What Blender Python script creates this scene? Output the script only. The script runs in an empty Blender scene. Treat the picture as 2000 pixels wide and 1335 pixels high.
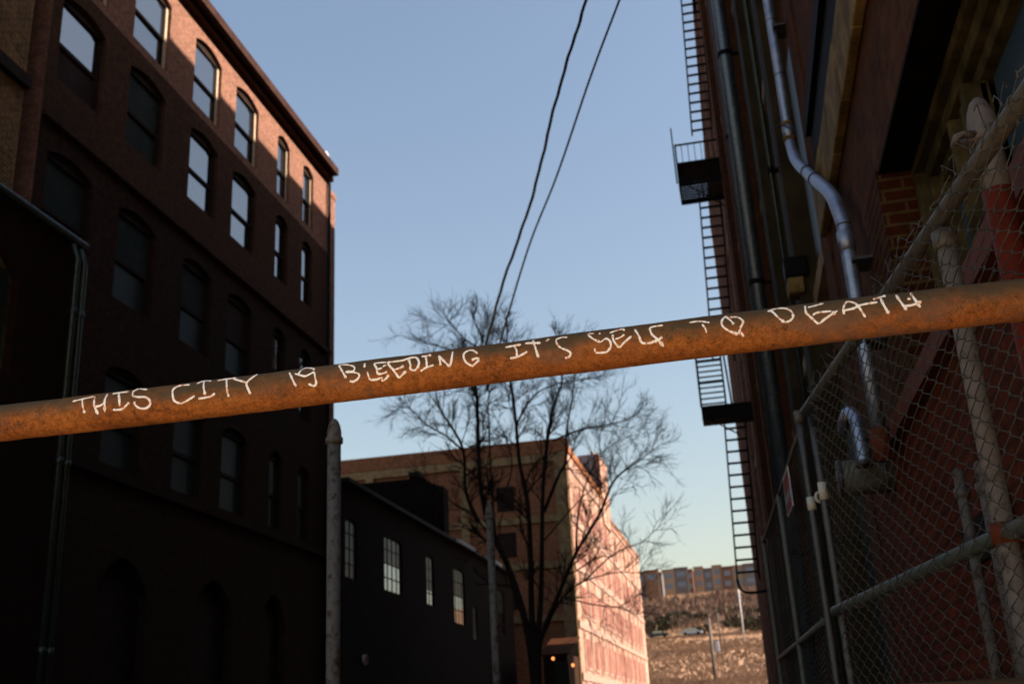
import bpy, math, random
from mathutils import Vector, Matrix, noise
random.seed(7)
S = bpy.context.scene
COL = S.collection
# ------------------------------------------------------------------ camera
F_PX, CX, CY = 2094.0, 1000.0, 667.5
CAM = Vector((0, 0, 1.0))
PITCH, ROLL, HEAD = math.radians(19.769), math.radians(3.109), math.radians(11.181)
FWD = Vector((-math.sin(HEAD)*math.cos(PITCH), math.cos(HEAD)*math.cos(PITCH), math.sin(PITCH)))
R0 = Vector((math.cos(HEAD), math.sin(HEAD), 0)); U0 = R0.cross(FWD)
# image x axis / image y (down) axis in the world
XI = math.cos(ROLL)*R0 + math.sin(ROLL)*(-U0)
YI = -math.sin(ROLL)*R0 + math.cos(ROLL)*(-U0)
cd = bpy.data.cameras.new('camera'); cam = bpy.data.objects.new('camera', cd); COL.objects.link(cam)
cam.matrix_world = Matrix(((XI.x, -YI.x, -FWD.x, CAM.x), (XI.y, -YI.y, -FWD.y, CAM.y), (XI.z, -YI.z, -FWD.z, CAM.z), (0, 0, 0, 1)))
cd.sensor_width = 36; cd.lens = 36*F_PX/2000; cd.clip_end = 5000; cd.clip_start = .05
cd.dof.use_dof = True; cd.dof.focus_distance = 2.55; cd.dof.aperture_fstop = 6.0
S.camera = cam
# ------------------------------------------------------------------ light
SUN_EL, SUN_A = math.radians(37.3), math.radians(1)
w = bpy.data.worlds.new('World'); S.world = w; w.use_nodes = True
nt = w.node_tree; sky = nt.nodes.new('ShaderNodeTexSky'); sky.sky_type = 'NISHITA'; sky.sun_disc = False
sky.sun_elevation = SUN_EL; sky.sun_rotation = math.radians(90) - SUN_A
sky.air_density = 1.6; sky.dust_density = 1.8; sky.ozone_density = 0.5
tint = nt.nodes.new('ShaderNodeMix'); tint.data_type = 'RGBA'; tint.blend_type = 'MULTIPLY'; tint.inputs[0].default_value = 1
nt.links.new(sky.outputs[0], tint.inputs[6]); tint.inputs[7].default_value = (1.015, .967, .985, 1)
bg = nt.nodes['Background']; nt.links.new(tint.outputs[2], bg.inputs[0]); bg.inputs[1].default_value = .058
sl = bpy.data.lights.new('sun', 'SUN'); sl.energy = 5; sl.angle = math.radians(.5); sl.color = (1, .86, .72)
so = bpy.data.objects.new('sun', sl); COL.objects.link(so)
sd = Vector((math.cos(SUN_EL)*math.cos(SUN_A), math.cos(SUN_EL)*math.sin(SUN_A), math.sin(SUN_EL)))
so.rotation_euler = (-sd).to_track_quat('-Z', 'Y').to_euler()
S.view_settings.view_transform = 'Standard'; S.view_settings.look = 'None'
S.view_settings.exposure = 1.6; S.view_settings.gamma = 1

def ray(x, y): return (x-CX)*XI + (y-CY)*YI + F_PX*FWD
def P(x, y, X=None, Y=None, Z=None):
    d = ray(x, y)
    k = (X-CAM.x)/d.x if X is not None else ((Y-CAM.y)/d.y if Y is not None else (Z-CAM.z)/d.z)
    return CAM + k*d
RK, RX = .0066, 1.13
def RP(x, y, off=0):           # point on the right-hand wall
    d = ray(x, y); t = (RX-off)/(d.x+RK*d.y); return CAM + t*d

# ------------------------------------------------------------------ materials
def mat(name, rough=.8, metal=0, base=(.5, .5, .5), ior=1.45):
    m = bpy.data.materials.new(name); m.use_nodes = True
    b = m.node_tree.nodes['Principled BSDF']
    b.inputs['Base Color'].default_value = (*base, 1); b.inputs['Roughness'].default_value = rough
    b.inputs['Metallic'].default_value = metal; b.inputs['IOR'].default_value = ior
    if metal == 0 and rough > .5: b.inputs['Specular IOR Level'].default_value = .06
    return m, m.node_tree, b
def N(t, kind, **kw):
    n = t.nodes.new(kind)
    for k, v in kw.items():
        if k in n.inputs.keys() if isinstance(k, str) else False: n.inputs[k].default_value = v
        else: setattr(n, k, v)
    return n
def noise_n(t, scale, detail=4, rough=.6, vec=None):
    n = t.nodes.new('ShaderNodeTexNoise'); n.inputs['Scale'].default_value = scale
    n.inputs['Detail'].default_value = detail; n.inputs['Roughness'].default_value = rough
    if vec: t.links.new(vec, n.inputs['Vector'])
    return n
def ramp(t, fac, stops):
    r = t.nodes.new('ShaderNodeValToRGB'); e = r.color_ramp.elements
    while len(e) < len(stops): e.new(.5)
    for i, (p, c) in enumerate(stops): e[i].position = p; e[i].color = (*c, 1)
    t.links.new(fac, r.inputs[0]); return r
def mix(t, fac, a, b, mode='MIX'):
    m = t.nodes.new('ShaderNodeMix'); m.data_type = 'RGBA'; m.blend_type = mode
    if hasattr(fac, 'is_output'): t.links.new(fac, m.inputs[0])
    else: m.inputs[0].default_value = fac
    for v, i in ((a, 6), (b, 7)):
        if hasattr(v, 'is_output'): t.links.new(v, m.inputs[i])
        else: m.inputs[i].default_value = (*v, 1)
    return m.outputs[2]
def pos(t): return t.nodes.new('ShaderNodeNewGeometry').outputs['Position']
def bump(t, b, h, s=.3, d=.01):
    n = t.nodes.new('ShaderNodeBump'); n.inputs['Strength'].default_value = s; n.inputs['Distance'].default_value = d
    t.links.new(h, n.inputs['Height']); t.links.new(n.outputs[0], b.inputs['Normal'])
def sc(c, k=.68): return tuple(v*k for v in c)
def brick(name, c1, c2, mort, bw=.22, bh=.075, ms=.012, stain=.5, stain_col=(.02, .017, .012), bs=.6, streak=None):
    c1, c2, mort = sc(c1), sc(c2), sc(mort)
    m, t, b = mat(name, .9)
    p = pos(t); s = t.nodes.new('ShaderNodeSeparateXYZ'); t.links.new(p, s.inputs[0])
    a = t.nodes.new('ShaderNodeMath'); a.operation = 'ADD'; t.links.new(s.outputs[0], a.inputs[0]); t.links.new(s.outputs[1], a.inputs[1])
    c = t.nodes.new('ShaderNodeCombineXYZ'); t.links.new(a.outputs[0], c.inputs[0]); t.links.new(s.outputs[2], c.inputs[1])
    br = t.nodes.new('ShaderNodeTexBrick'); t.links.new(c.outputs[0], br.inputs['Vector'])
    br.inputs['Scale'].default_value = 1; br.inputs['Brick Width'].default_value = bw; br.inputs['Row Height'].default_value = bh
    br.inputs['Mortar Size'].default_value = ms; br.inputs['Mortar Smooth'].default_value = .2; br.inputs['Bias'].default_value = -.1
    br.inputs['Color1'].default_value = (*c1, 1); br.inputs['Color2'].default_value = (*c2, 1); br.inputs['Mortar'].default_value = (*mort, 1)
    n1 = noise_n(t, .35, 6, .7, p); r = ramp(t, n1.outputs[0], [(.42, (0, 0, 0)), (.7, (1, 1, 1))])
    ml = t.nodes.new('ShaderNodeMath'); ml.operation = 'MULTIPLY'; t.links.new(r.outputs[0], ml.inputs[0]); ml.inputs[1].default_value = stain
    o = mix(t, ml.outputs[0], br.outputs[0], stain_col)
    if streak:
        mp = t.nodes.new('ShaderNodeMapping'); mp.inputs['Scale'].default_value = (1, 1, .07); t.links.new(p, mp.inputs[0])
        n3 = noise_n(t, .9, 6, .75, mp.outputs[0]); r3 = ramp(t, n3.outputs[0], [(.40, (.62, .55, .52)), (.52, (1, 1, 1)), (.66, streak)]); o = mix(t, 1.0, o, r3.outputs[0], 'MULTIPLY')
    n2 = noise_n(t, 6 if not streak else 1.2, 5, .7, p); r2 = ramp(t, n2.outputs[0], [(.3, (.55, .55, .55)), (.7, (1.3, 1.3, 1.3))])
    o = mix(t, 1.0, o, r2.outputs[0], 'MULTIPLY')
    t.links.new(o, b.inputs['Base Color']); bump(t, b, br.outputs['Fac'], -bs, .008)
    return m
def mottled(name, c1, c2, scale=8, rough=.7, metal=0, bs=.2, bd=.004, lo=.4, hi=.65):
    m, t, b = mat(name, rough, metal)
    if 'stucco' not in name: c1, c2 = sc(c1), sc(c2)
    n = noise_n(t, scale, 7, .65, pos(t)); r = ramp(t, n.outputs[0], [(lo, c1), (hi, c2)])
    t.links.new(r.outputs[0], b.inputs['Base Color']); bump(t, b, n.outputs[0], bs, bd)
    return m
M = {}
M['brick_left'] = brick('dark red brick', (.34, .14, .095), (.25, .105, .07), (.34, .22, .16), stain=.15)  # factory brick lightened for the sunlit top storey
M['brick_middle'] = brick('darker factory brick', (.11, .044, .023), (.075, .03, .016), (.10, .062, .036))  # darker copy of the factory brick: shade painted into the middle storey
M['brick_shade'] = brick('shaded factory brick', (.06, .024, .014), (.04, .016, .009), (.05, .032, .02))  # lower-storey copy of the factory brick, with shade put into its colour
M['brick_near_left'] = brick('weathered rough brick', (.32, .13, .05), (.12, .05, .024), (.34, .24, .13), ms=.018, stain=.4)
M['brick_wing'] = brick('near-black brick', (.03, .008, .005), (.02, .006, .004), (.02, .01, .007))  # base colour lowered to near black to stand for deep shade
M['brick_right'] = brick('reddish brown brick', (.14, .042, .018), (.09, .03, .014), (.10, .055, .025), stain=.4)
M['brick_jamb'] = brick('orange red brick', (.075, .017, .006), (.05, .012, .005), (.11, .07, .025), bw=.24, ms=.01, stain=.15)
M['brick_red_paint'] = brick('red painted brick', (.21, .038, .014), (.155, .028, .011), (.10, .025, .011), stain=.6, bs=.3)
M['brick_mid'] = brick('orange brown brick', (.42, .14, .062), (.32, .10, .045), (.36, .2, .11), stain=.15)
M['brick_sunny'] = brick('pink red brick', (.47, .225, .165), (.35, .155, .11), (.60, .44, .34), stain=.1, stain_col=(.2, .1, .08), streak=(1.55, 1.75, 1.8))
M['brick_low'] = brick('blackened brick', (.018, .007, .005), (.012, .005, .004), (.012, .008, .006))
M['bricked_window'] = mottled('rose infill panel', (.22, .085, .07), (.34, .15, .12), 1.2)
M['brown_stone'] = mottled('dim brown stone', (.035, .024, .012), (.07, .048, .022), 2, bs=.2)
M['tan_stone'] = mottled('tan stone', (.30, .185, .085), (.44, .29, .15), 3)
M['pale_stone'] = mottled('pale stone trim', (.40, .25, .20), (.50, .34, .28), 2)
M['olive_stone'] = mottled('olive stained stone', (.13, .08, .022), (.34, .215, .075), 3.5, bs=.3, bd=.01)
M['cornice'] = mottled('brown painted metal', (.045, .02, .014), (.075, .036, .026), 4)
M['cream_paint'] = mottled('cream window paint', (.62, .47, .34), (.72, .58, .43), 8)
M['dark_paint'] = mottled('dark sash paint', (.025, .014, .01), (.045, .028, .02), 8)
M['window_wood'] = mottled('weathered window wood', (.045, .036, .017), (.135, .10, .04), 5, bs=.3)
M['black_iron'] = mottled('black iron', (.008, .008, .010), (.02, .018, .017), 10, .6)
M['roof'] = mottled('tar roof', (.03, .03, .03), (.06, .055, .05), 2)
M['grey_metal'] = mottled('grey sheet cladding', (.34, .33, .36), (.44, .43, .46), 1.5)
M['white_trim'] = mottled('white trim', (.6, .62, .66), (.75, .75, .78), 5)
M['bark'] = mottled('bark', (.025, .016, .012), (.06, .04, .03), 12)
M['asphalt'] = mottled('asphalt', (.13, .11, .10), (.17, .145, .13), 3)
M['concrete'] = mottled('pale concrete', (.66, .5, .36), (.8, .62, .46), 1)
M['stucco'] = mottled('pale stucco', (.72, .56, .40), (.8, .64, .48), 1)
M['cable'] = mottled('black cable', (.006, .008, .012), (.012, .014, .02), 20, .5)
M['soffit'] = mottled('near-black timber', (.004, .003, .002), (.012, .009, .006), 9)  # near-black base for the opening head, backings, hatches and upper course
def galv(name, c1, c2, rough, scale=18, metal=.85):
    m, t, b = mat(name, rough, metal); p = pos(t)
    n = noise_n(t, scale, 6, .7, p); r = ramp(t, n.outputs[0], [(.35, c1), (.65, c2)])
    t.links.new(r.outputs[0], b.inputs['Base Color'])
    r2 = ramp(t, n.outputs[0], [(.3, (rough*.8,)*3), (.7, (min(1, rough*1.5),)*3)]); t.links.new(r2.outputs[0], b.inputs['Roughness'])
    bump(t, b, n.outputs[0], .15, .003); return m
M['galv_pipe'] = galv('galvanised downspout', (.20, .24, .33), (.42, .46, .54), .42, 9)
M['galv_dull'] = galv('dull grey pipe', (.06, .06, .06), (.13, .125, .118), .5)
M['galv_green'] = galv('greenish pipe', (.035, .05, .043), (.08, .105, .095), .4)
M['gutter_dark'] = galv('old dark gutter', (.012, .018, .016), (.03, .04, .036), .5)
M['wide_pipe'] = galv('blue grey pipe', (.10, .13, .16), (.2, .24, .27), .4)
M['wire'] = galv('fence wire', (.03, .033, .026), (.10, .097, .078), .5, 60, .4)
M['wire_old'] = galv('tarnished fence wire', (.02, .024, .018), (.05, .05, .04), .5, 60, .4)
def rusty_paint(name, paint, paint2, rust, lo=.55, hi=.62, scale=14, rough=.6):
    m, t, b = mat(name, rough); p = pos(t)
    n = noise_n(t, scale, 8, .7, p); n2 = noise_n(t, scale*3, 5, .6, p)
    a = mix(t, n2.outputs[0], paint, paint2)
    r = ramp(t, n.outputs[0], [(lo, (0, 0, 0)), (hi, (1, 1, 1))])
    t.links.new(mix(t, r.outputs[0], a, rust), b.inputs['Base Color']); bump(t, b, n.outputs[0], .4, .003); return m
M['pole_paint'] = rusty_paint('flaking pale post paint', (.105, .092, .083), (.175, .152, .136), (.045, .028, .019), .54, .68)
M['bollard_paint'] = rusty_paint('grey brown post paint', (.085, .078, .07), (.155, .14, .125), (.05, .03, .018), .5, .62, 22)
M['rail_paint'] = rusty_paint('dirty rail steel', (.045, .042, .032), (.12, .10, .075), (.05, .024, .012), .55, .68, 20, .5)
M['rail_green'] = rusty_paint('greenish rail steel', (.05, .056, .045), (.10, .105, .085), (.04, .02, .01), .6, .7, 20, .5)
M['red_paint'] = rusty_paint('red orange paint', (.17, .022, .008), (.12, .017, .007), (.05, .012, .006), .55, .7, 10)
M['red_board'] = rusty_paint('brown red paint', (.14, .032, .013), (.10, .025, .011), (.05, .018, .010), .5, .7, 8)
def rust():
    m, t, b = mat('rust', .72); p = pos(t)
    mp = t.nodes.new('ShaderNodeMapping'); mp.inputs['Scale'].default_value = (.55, 1, 1); t.links.new(p, mp.inputs[0])
    n1 = noise_n(t, 9, 8, .72, mp.outputs[0]); n2 = noise_n(t, 60, 6, .75, p); n3 = noise_n(t, 260, 3, .6, p); n4 = noise_n(t, 7, 8, .75, mp.outputs[0])
    c = ramp(t, n1.outputs[0], [(.30, (.16, .060, .018)), (.46, (.30, .102, .026)), (.62, (.36, .13, .03)), (.75, (.20, .10, .05))]).outputs[0]
    d = ramp(t, n2.outputs[0], [(.36, (.55, .53, .5)), (.55, (1.0, 1.0, 1.0)), (.7, (1.15, 1.08, .95))])
    c = mix(t, 1.0, c, d.outputs[0], 'MULTIPLY')
    e = ramp(t, n3.outputs[0], [(.35, (.6, .6, .6)), (.6, (1.2, 1.2, 1.2))]); c = mix(t, .8, c, e.outputs[0], 'MULTIPLY')
    n5 = noise_n(t, 3.2, 9, .78, mp.outputs[0]); r5 = ramp(t, n5.outputs[0], [(.48, (0, 0, 0)), (.60, (.85, .85, .85))]); c = mix(t, r5.outputs[0], c, (.155, .088, .055))
    n6 = noise_n(t, 33, 8, .8, p); r6 = ramp(t, n6.outputs[0], [(.56, (0, 0, 0)), (.64, (.85, .85, .85))]); c = mix(t, r6.outputs[0], c, (.075, .036, .017))
    # remains of old dark coating: patches that are thick along the crown of the tube
    s = t.nodes.new('ShaderNodeSeparateXYZ'); t.links.new(t.nodes.new('ShaderNodeNewGeometry').outputs['True Normal'], s.inputs[0])
    k = t.nodes.new('ShaderNodeMapRange'); k.inputs[1].default_value = -.85; k.inputs[2].default_value = .35; k.inputs[3].default_value = -.24; k.inputs[4].default_value = .22
    t.links.new(s.outputs[2], k.inputs[0])
    a = t.nodes.new('ShaderNodeMath'); a.operation = 'ADD'; t.links.new(n4.outputs[0], a.inputs[0]); t.links.new(k.outputs[0], a.inputs[1])
    r = ramp(t, a.outputs[0], [(.48, (0, 0, 0)), (.78, (1, 1, 1))])
    old = mix(t, n2.outputs[0], (.085, .045, .02), (.10, .085, .05))
    c = mix(t, r.outputs[0], c, old)
    t.links.new(c, b.inputs['Base Color'])
    h = t.nodes.new('ShaderNodeMath'); h.operation = 'ADD'; t.links.new(n2.outputs[0], h.inputs[0]); t.links.new(n3.outputs[0], h.inputs[1])
    bump(t, b, h.outputs[0], .55, .0025); return m
M['rust'] = rust()
def letterpaint():
    m, t, b = mat('letters', .55); n = noise_n(t, 95, 6, .75, pos(t))
    r = ramp(t, n.outputs[0], [(.36, (.45, .15, .06)), (.41, (.85, .42, .24)), (.46, (1, .88, .72)), (.52, (1, .99, .92))])
    t.links.new(r.outputs[0], b.inputs['Base Color']); return m
M['letters'] = letterpaint()
def glass(name, base=(.01, .012, .015), ior=3.4, rough=.02):
    m, t, b = mat(name, rough, 0, base, ior)
    n = noise_n(t, 1.3, 2, .5, pos(t)); bump(t, b, n.outputs[0], .04, .01); return m
M['glass'] = glass('window glass')
M['glass_low_sheen'] = glass('low-reflection glass', (.010, .014, .015), 1.18, .3)  # upper workshop panes, set less reflective than the lower ones
M['glass_dull'] = glass('dusty window glass', (.014, .020, .017), 1.3, .4)
M['glass_teal'] = glass('dirty teal glass', (.03, .055, .075), 1.5, .35)
M['glass_far'] = glass('distant glass', (.12, .15, .2), 1.6, .3)
M['blind'] = mottled('window blind', (.022, .03, .026), (.036, .045, .04), 2)
M['board'] = mottled('boarded pane', (.03, .017, .012), (.05, .026, .02), 2)
def ground_mat():
    m, t, b = mat('ground', .95); p = pos(t)
    s = t.nodes.new('ShaderNodeSeparateXYZ'); t.links.new(p, s.inputs[0])
    n1 = noise_n(t, .06, 8, .7, p); n2 = noise_n(t, .5, 8, .75, p)
    c = ramp(t, n1.outputs[0], [(.36, (.17, .11, .065)), (.5, (.33, .21, .135)), (.64, (.41, .27, .185))]).outputs[0]
    d = ramp(t, n2.outputs[0], [(.35, (.55, .52, .5)), (.65, (1.2, 1.15, 1.1))]); c = mix(t, 1, c, d.outputs[0], 'MULTIPLY')
    k = t.nodes.new('ShaderNodeMapRange'); k.inputs[1].default_value = 70; k.inputs[2].default_value = 95; t.links.new(s.outputs[1], k.inputs[0])
    con = ramp(t, n2.outputs[0], [(.35, (.06, .045, .035)), (.65, (.10, .08, .065))])
    t.links.new(mix(t, k.outputs[0], con.outputs[0], c), b.inputs['Base Color']); return m
M['ground'] = ground_mat()
def brush_mat(name, a, c_):
    m, t, b = mat(name, .9); n = noise_n(t, .22, 5, .7, pos(t))
    r = ramp(t, n.outputs[0], [(.4, a), (.6, c_)]); t.links.new(r.outputs[0], b.inputs['Base Color']); return m
M['brush'] = brush_mat('dry brush', (.24, .155, .10), (.34, .225, .155))
M['thicket'] = brush_mat('bare thicket', (.17, .11, .08), (.30, .20, .145))
M['evergreen'] = brush_mat('dark scrub', (.05, .05, .03), (.10, .08, .05))
def lamp_mat(name, col, s):
    m, t, b = mat(name, .5, 0, col); b.inputs['Emission Color'].default_value = (*col, 1); b.inputs['Emission Strength'].default_value = s; return m
M['lamp_glow'] = lamp_mat('lamp glow', (1, .34, .09), .7)
M['sign_red'] = mottled('faded red sign', (.20, .045, .035), (.26, .065, .055), 20)
M['sign_grey'] = mottled('grey sign print', (.20, .19, .21), (.28, .27, .28), 30)
M['sign_white'] = mottled('white sign edge', (.45, .42, .43), (.6, .56, .57), 20)
M['yellow_tape'] = mottled('pale yellow band', (.62, .58, .46), (.75, .71, .6), 20)
M['mortar_box'] = mottled('dull grey box', (.13, .12, .09), (.24, .22, .17), 9)
M['roof_orange'] = mottled('rusty tin roof', (.05, .02, .01), (.09, .032, .013), 2)
for n_, c_ in dict(apt_cream=(.44, .33, .23), apt_red=(.24, .13, .10), apt_grey=(.22, .20, .20), apt_brown=(.30, .18, .12)).items():
    M[n_] = mottled(n_, tuple(v*.9 for v in c_), c_, .5)

# ------------------------------------------------------------------ mesh helpers
class MB:
    def __init__(s): s.v = []; s.f = []
    def face(s, pts):
        i = len(s.v); s.v += [tuple(p) for p in pts]; s.f.append(tuple(range(i, i+len(pts))))
    def box(s, a, b, mtx=None):
        x0, y0, z0 = a; x1, y1, z1 = b
        q = [Vector(p) for p in ((x0, y0, z0), (x1, y0, z0), (x1, y1, z0), (x0, y1, z0), (x0, y0, z1), (x1, y0, z1), (x1, y1, z1), (x0, y1, z1))]
        if mtx: q = [mtx(p) for p in q]
        i = len(s.v); s.v += [tuple(p) for p in q]
        s.f += [tuple(i+k for k in f) for f in ((0, 3, 2, 1), (4, 5, 6, 7), (0, 1, 5, 4), (1, 2, 6, 5), (2, 3, 7, 6), (3, 0, 4, 7))]
    def tube(s, pts, r, n=8, cap=True):
        pts = [Vector(p) for p in pts]; m = len(pts)
        rs = r if isinstance(r, (list, tuple)) else [r]*m
        prev = None; base = len(s.v)
        for i, p in enumerate(pts):
            t = (pts[min(i+1, m-1)]-pts[max(i-1, 0)])
            if t.length < 1e-9: t = Vector((0, 0, 1))
            t.normalize()
            if prev is None:
                a = Vector((0, 0, 1)) if abs(t.z) < .9 else Vector((1, 0, 0)); u = t.cross(a).normalized()
            else:
                u = prev - t*prev.dot(t)
                u = u.normalized() if u.length > 1e-6 else t.orthogonal().normalized()
            prev = u; v = t.cross(u)
            for k in range(n):
                a = 2*math.pi*k/n; s.v.append(tuple(p + (u*math.cos(a)+v*math.sin(a))*rs[i]))
        for i in range(m-1):
            for k in range(n):
                a = base+i*n+k; b = base+i*n+(k+1) % n; s.f.append((a, b, b+n, a+n))
        if cap:
            s.f.append(tuple(base+k for k in range(n))[::-1]); s.f.append(tuple(base+(m-1)*n+k for k in range(n)))
    def lathe(s, c, prof, n=20):       # prof: list of (r, z) about a vertical axis at c
        c = Vector(c); b = len(s.v)
        for r, z in prof:
            for k in range(n):
                a = 2*math.pi*k/n; s.v.append((c.x+r*math.cos(a), c.y+r*math.sin(a), c.z+z))
        for i in range(len(prof)-1):
            for k in range(n):
                p = b+i*n+k; q = b+i*n+(k+1) % n; s.f.append((p, q, q+n, p+n))
        s.f.append(tuple(b+k for k in range(n))[::-1]); s.f.append(tuple(b+(len(prof)-1)*n+k for k in range(n)))
    def build(s, name, m, parent=None, smooth=False, origin=None, bevel=0):
        me = bpy.data.meshes.new(name)
        o = Vector(origin) if origin is not None else Vector((0, 0, 0))
        me.from_pydata([tuple(Vector(v)-o) for v in s.v], [], s.f); me.update()
        if smooth: me.polygons.foreach_set('use_smooth', [True]*len(me.polygons))
        me.materials.append(M[m] if isinstance(m, str) else m)
        ob = bpy.data.objects.new(name, me); COL.objects.link(ob); ob.location = o
        if parent is not None:
            ob.parent = parent; ob.location = o - parent.location - (parent.parent.location if parent.parent else Vector((0, 0, 0)))
        if bevel:
            bv = ob.modifiers.new('bevel', 'BEVEL'); bv.width = bevel; bv.segments = 2; bv.limit_method = 'ANGLE'
        return ob
def tag(o, label=None, cat=None, group=None, kind=None):
    for k, v in (('label', label), ('category', cat), ('group', group), ('kind', kind)):
        if v: o[k] = v
    return o
def thing(name, loc, label, cat, group=None):
    o = bpy.data.objects.new(name, None); COL.objects.link(o); o.location = loc; o.empty_display_size = .1
    return tag(o, label, cat, group)

# ------------------------------------------------------------------ ground
def gz(x, y):
    prof = [(-1e4, 0), (100, 0), (130, 4.0), (160, 7.2), (200, 12.2), (226, 16.4), (240, 17.2), (270, 23), (300, 30), (330, 36), (400, 44), (1e5, 46)]
    for (a, za), (b, zb) in zip(prof, prof[1:]):
        if y <= b: z = za+(zb-za)*(y-a)/(b-a); break
    if y > 100: z *= 1 - .25*max(0, min(1, (-x-40)/200)); z += noise.noise(Vector((x*.03, y*.03, 0)))*1.6*min(1, (y-100)/60)*(0 if 222 < y < 244 else 1)
    return z
g = MB(); xs = [-3000, -1500, -700, -300, -150]+[-100+i*4 for i in range(40)]+[80, 150, 300, 700, 1500, 3000]
ys = [-3000, -1000, -300, -100, -30, 0, 30, 60, 90]+[98+i*4 for i in range(80)]+[450, 600, 1000, 2000, 4000]
gi = {}
for j, y in enumerate(ys):
    for i, x in enumerate(xs): gi[i, j] = len(g.v); g.v.append((x, y, gz(x, y)))
for j in range(len(ys)-1):
    for i in range(len(xs)-1): g.f.append((gi[i, j], gi[i+1, j], gi[i+1, j+1], gi[i, j+1]))
tag(g.build('ground', 'ground', smooth=True), kind='structure')
rd = MB(); n = 30
for i in range(n):
    xa, xb = -60+i*3, -57+i*3
    f = lambda x: 231+1.5*math.sin(x*.08)
    rd.face([(xa, f(xa)-3, gz(xa, f(xa)-3)+.35), (xb, f(xb)-3, gz(xb, f(xb)-3)+.35), (xb, f(xb)+4, gz(xb, f(xb)+4)+.35), (xa, f(xa)+4, gz(xa, f(xa)+4)+.35)])
tag(rd.build('road', 'asphalt'), kind='structure')

# ------------------------------------------------------------------ arched facade (plane X = const, faces +X)
def arch(y0, y1, zs, zt, n=8):
    return [(y0+(y1-y0)*i/n, zs+(zt-zs)*(1-(2*i/n-1)**2)) for i in range(n+1)]
def facade(mb, X, Y0, Y1, Z0, Z1, openings, depth=.26):
    cols = {}
    for o in openings: cols.setdefault((o[0], o[1]), []).append(o)
    q = lambda a, b, c, d: mb.face([(X, a, c), (X, b, c), (X, b, d), (X, a, d)])
    y = Y0
    for (a, b) in sorted(cols):
        if a > y: q(y, a, Z0, Z1)
        z = Z0
        os = sorted(cols[(a, b)], key=lambda o: o[2])
        tops = None
        for o in os:
            _, _, zb, zs, zt = o
            if tops is None: q(a, b, z, zb)
            else:
                for (ya, za), (yb, zb2) in zip(tops, tops[1:]): mb.face([(X, ya, za), (X, yb, zb2), (X, yb, zb), (X, ya, zb)])
            A = arch(a, b, zs, zt); tops = A; Xi = X-depth
            mb.face([(X, a, zb), (X, b, zb), (Xi, b, zb), (Xi, a, zb)])
            mb.face([(X, a, zb), (Xi, a, zb), (Xi, a, zs), (X, a, zs)]); mb.face([(X, b, zb), (X, b, zs), (Xi, b, zs), (Xi, b, zb)])
            for (ya, za), (yb, zc) in zip(A, A[1:]): mb.face([(X, ya, za), (Xi, ya, za), (Xi, yb, zc), (X, yb, zc)])
        for (ya, za), (yb, zb2) in zip(tops, tops[1:]): mb.face([(X, ya, za), (X, yb, zb2), (X, yb, Z1), (X, ya, Z1)])
        y = b
    if y < Y1: q(y, Y1, Z0, Z1)
def arched_window(parent, X, o, light, pane='glass', low=None):
    a, b, zb, zs, zt = o; Xf = X-.1; fw = .09 if b-a > 1.2 else .05
    fr = MB()
    fr.box((Xf-.10, a, zb), (Xf, a+fw, zs)); fr.box((Xf-.10, b-fw, zb), (Xf, b, zs)); fr.box((Xf-.10, a+fw, zb), (Xf, b-fw, zb+.07))
    
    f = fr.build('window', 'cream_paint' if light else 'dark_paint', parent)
    hd = MB(); A = arch(a, b, zs, zt)
    for (ya, za), (yb, zc) in zip(A, A[1:]):      # arched head board
        for x in (Xf+.004, Xf-.09): hd.face([(x, ya, zs-.04), (x, yb, zs-.04), (x, yb, zc), (x, ya, za)])
    hd.face([(Xf+.004, a, zs-.04), (Xf-.09, a, zs-.04), (Xf-.09, b, zs-.04), (Xf+.004, b, zs-.04)])
    hd.build('window_head', 'dark_paint', f)
    zm = zb+(zs-zb)*.47; sb = MB()
    sb.box((Xf-.09, a+fw, zm-.05), (Xf-.02, b-fw, zm+.05)); sb.box((Xf-.09, a+fw, zb+.07), (Xf-.035, a+fw+.03, zs-.04)); sb.box((Xf-.09, b-fw-.03, zb+.07), (Xf-.035, b-fw, zs-.04))
    sb.build('sash', 'dark_paint', f)
    for k, (z0, z1, xx) in enumerate(((zb+.07, zm-.05, Xf-.07), (zm+.05, zs-.04, Xf-.05))):
        p = MB(); t = random.uniform(-.012, .012)
        p.face([(xx, a+fw+.03, z0), (xx+t, b-fw-.03, z0), (xx+t, b-fw-.03, z1), (xx, a+fw+.03, z1)])
        p.build('pane', (low if (k == 0 and low) else pane), f)
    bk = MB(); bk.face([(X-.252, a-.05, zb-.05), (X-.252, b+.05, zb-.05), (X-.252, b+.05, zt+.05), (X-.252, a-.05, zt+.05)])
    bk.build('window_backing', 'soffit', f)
XL = -13.0
cols = [(17.25, 18.9), (19.95, 21.6), (22.95, 24.5), (25.45, 27.0), (28.45, 29.4), (30.55, 31.45)]
rows = [(17.45, 19.48, 19.68), (14.55, 16.6, 16.80), (10.55, 12.75, 12.95), (6.75, 8.85, 9.05)]
lb = thing('factory_building', (XL, 25, 0), 'tall dark brick factory on the left with arched windows and sunlit top strip', 'building')
wl = MB(); ops = []
for ci, c in enumerate(cols):
    for ri, r in enumerate(rows): ops.append((c[0], c[1], r[0], r[1], r[2]))
ops += [(c[0], c[1], 1.2, 4.2, 4.9) for c in ((20.2, 22.2), (24.4, 26.4), (28.2, 29.8))]
ops.sort()
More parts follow.
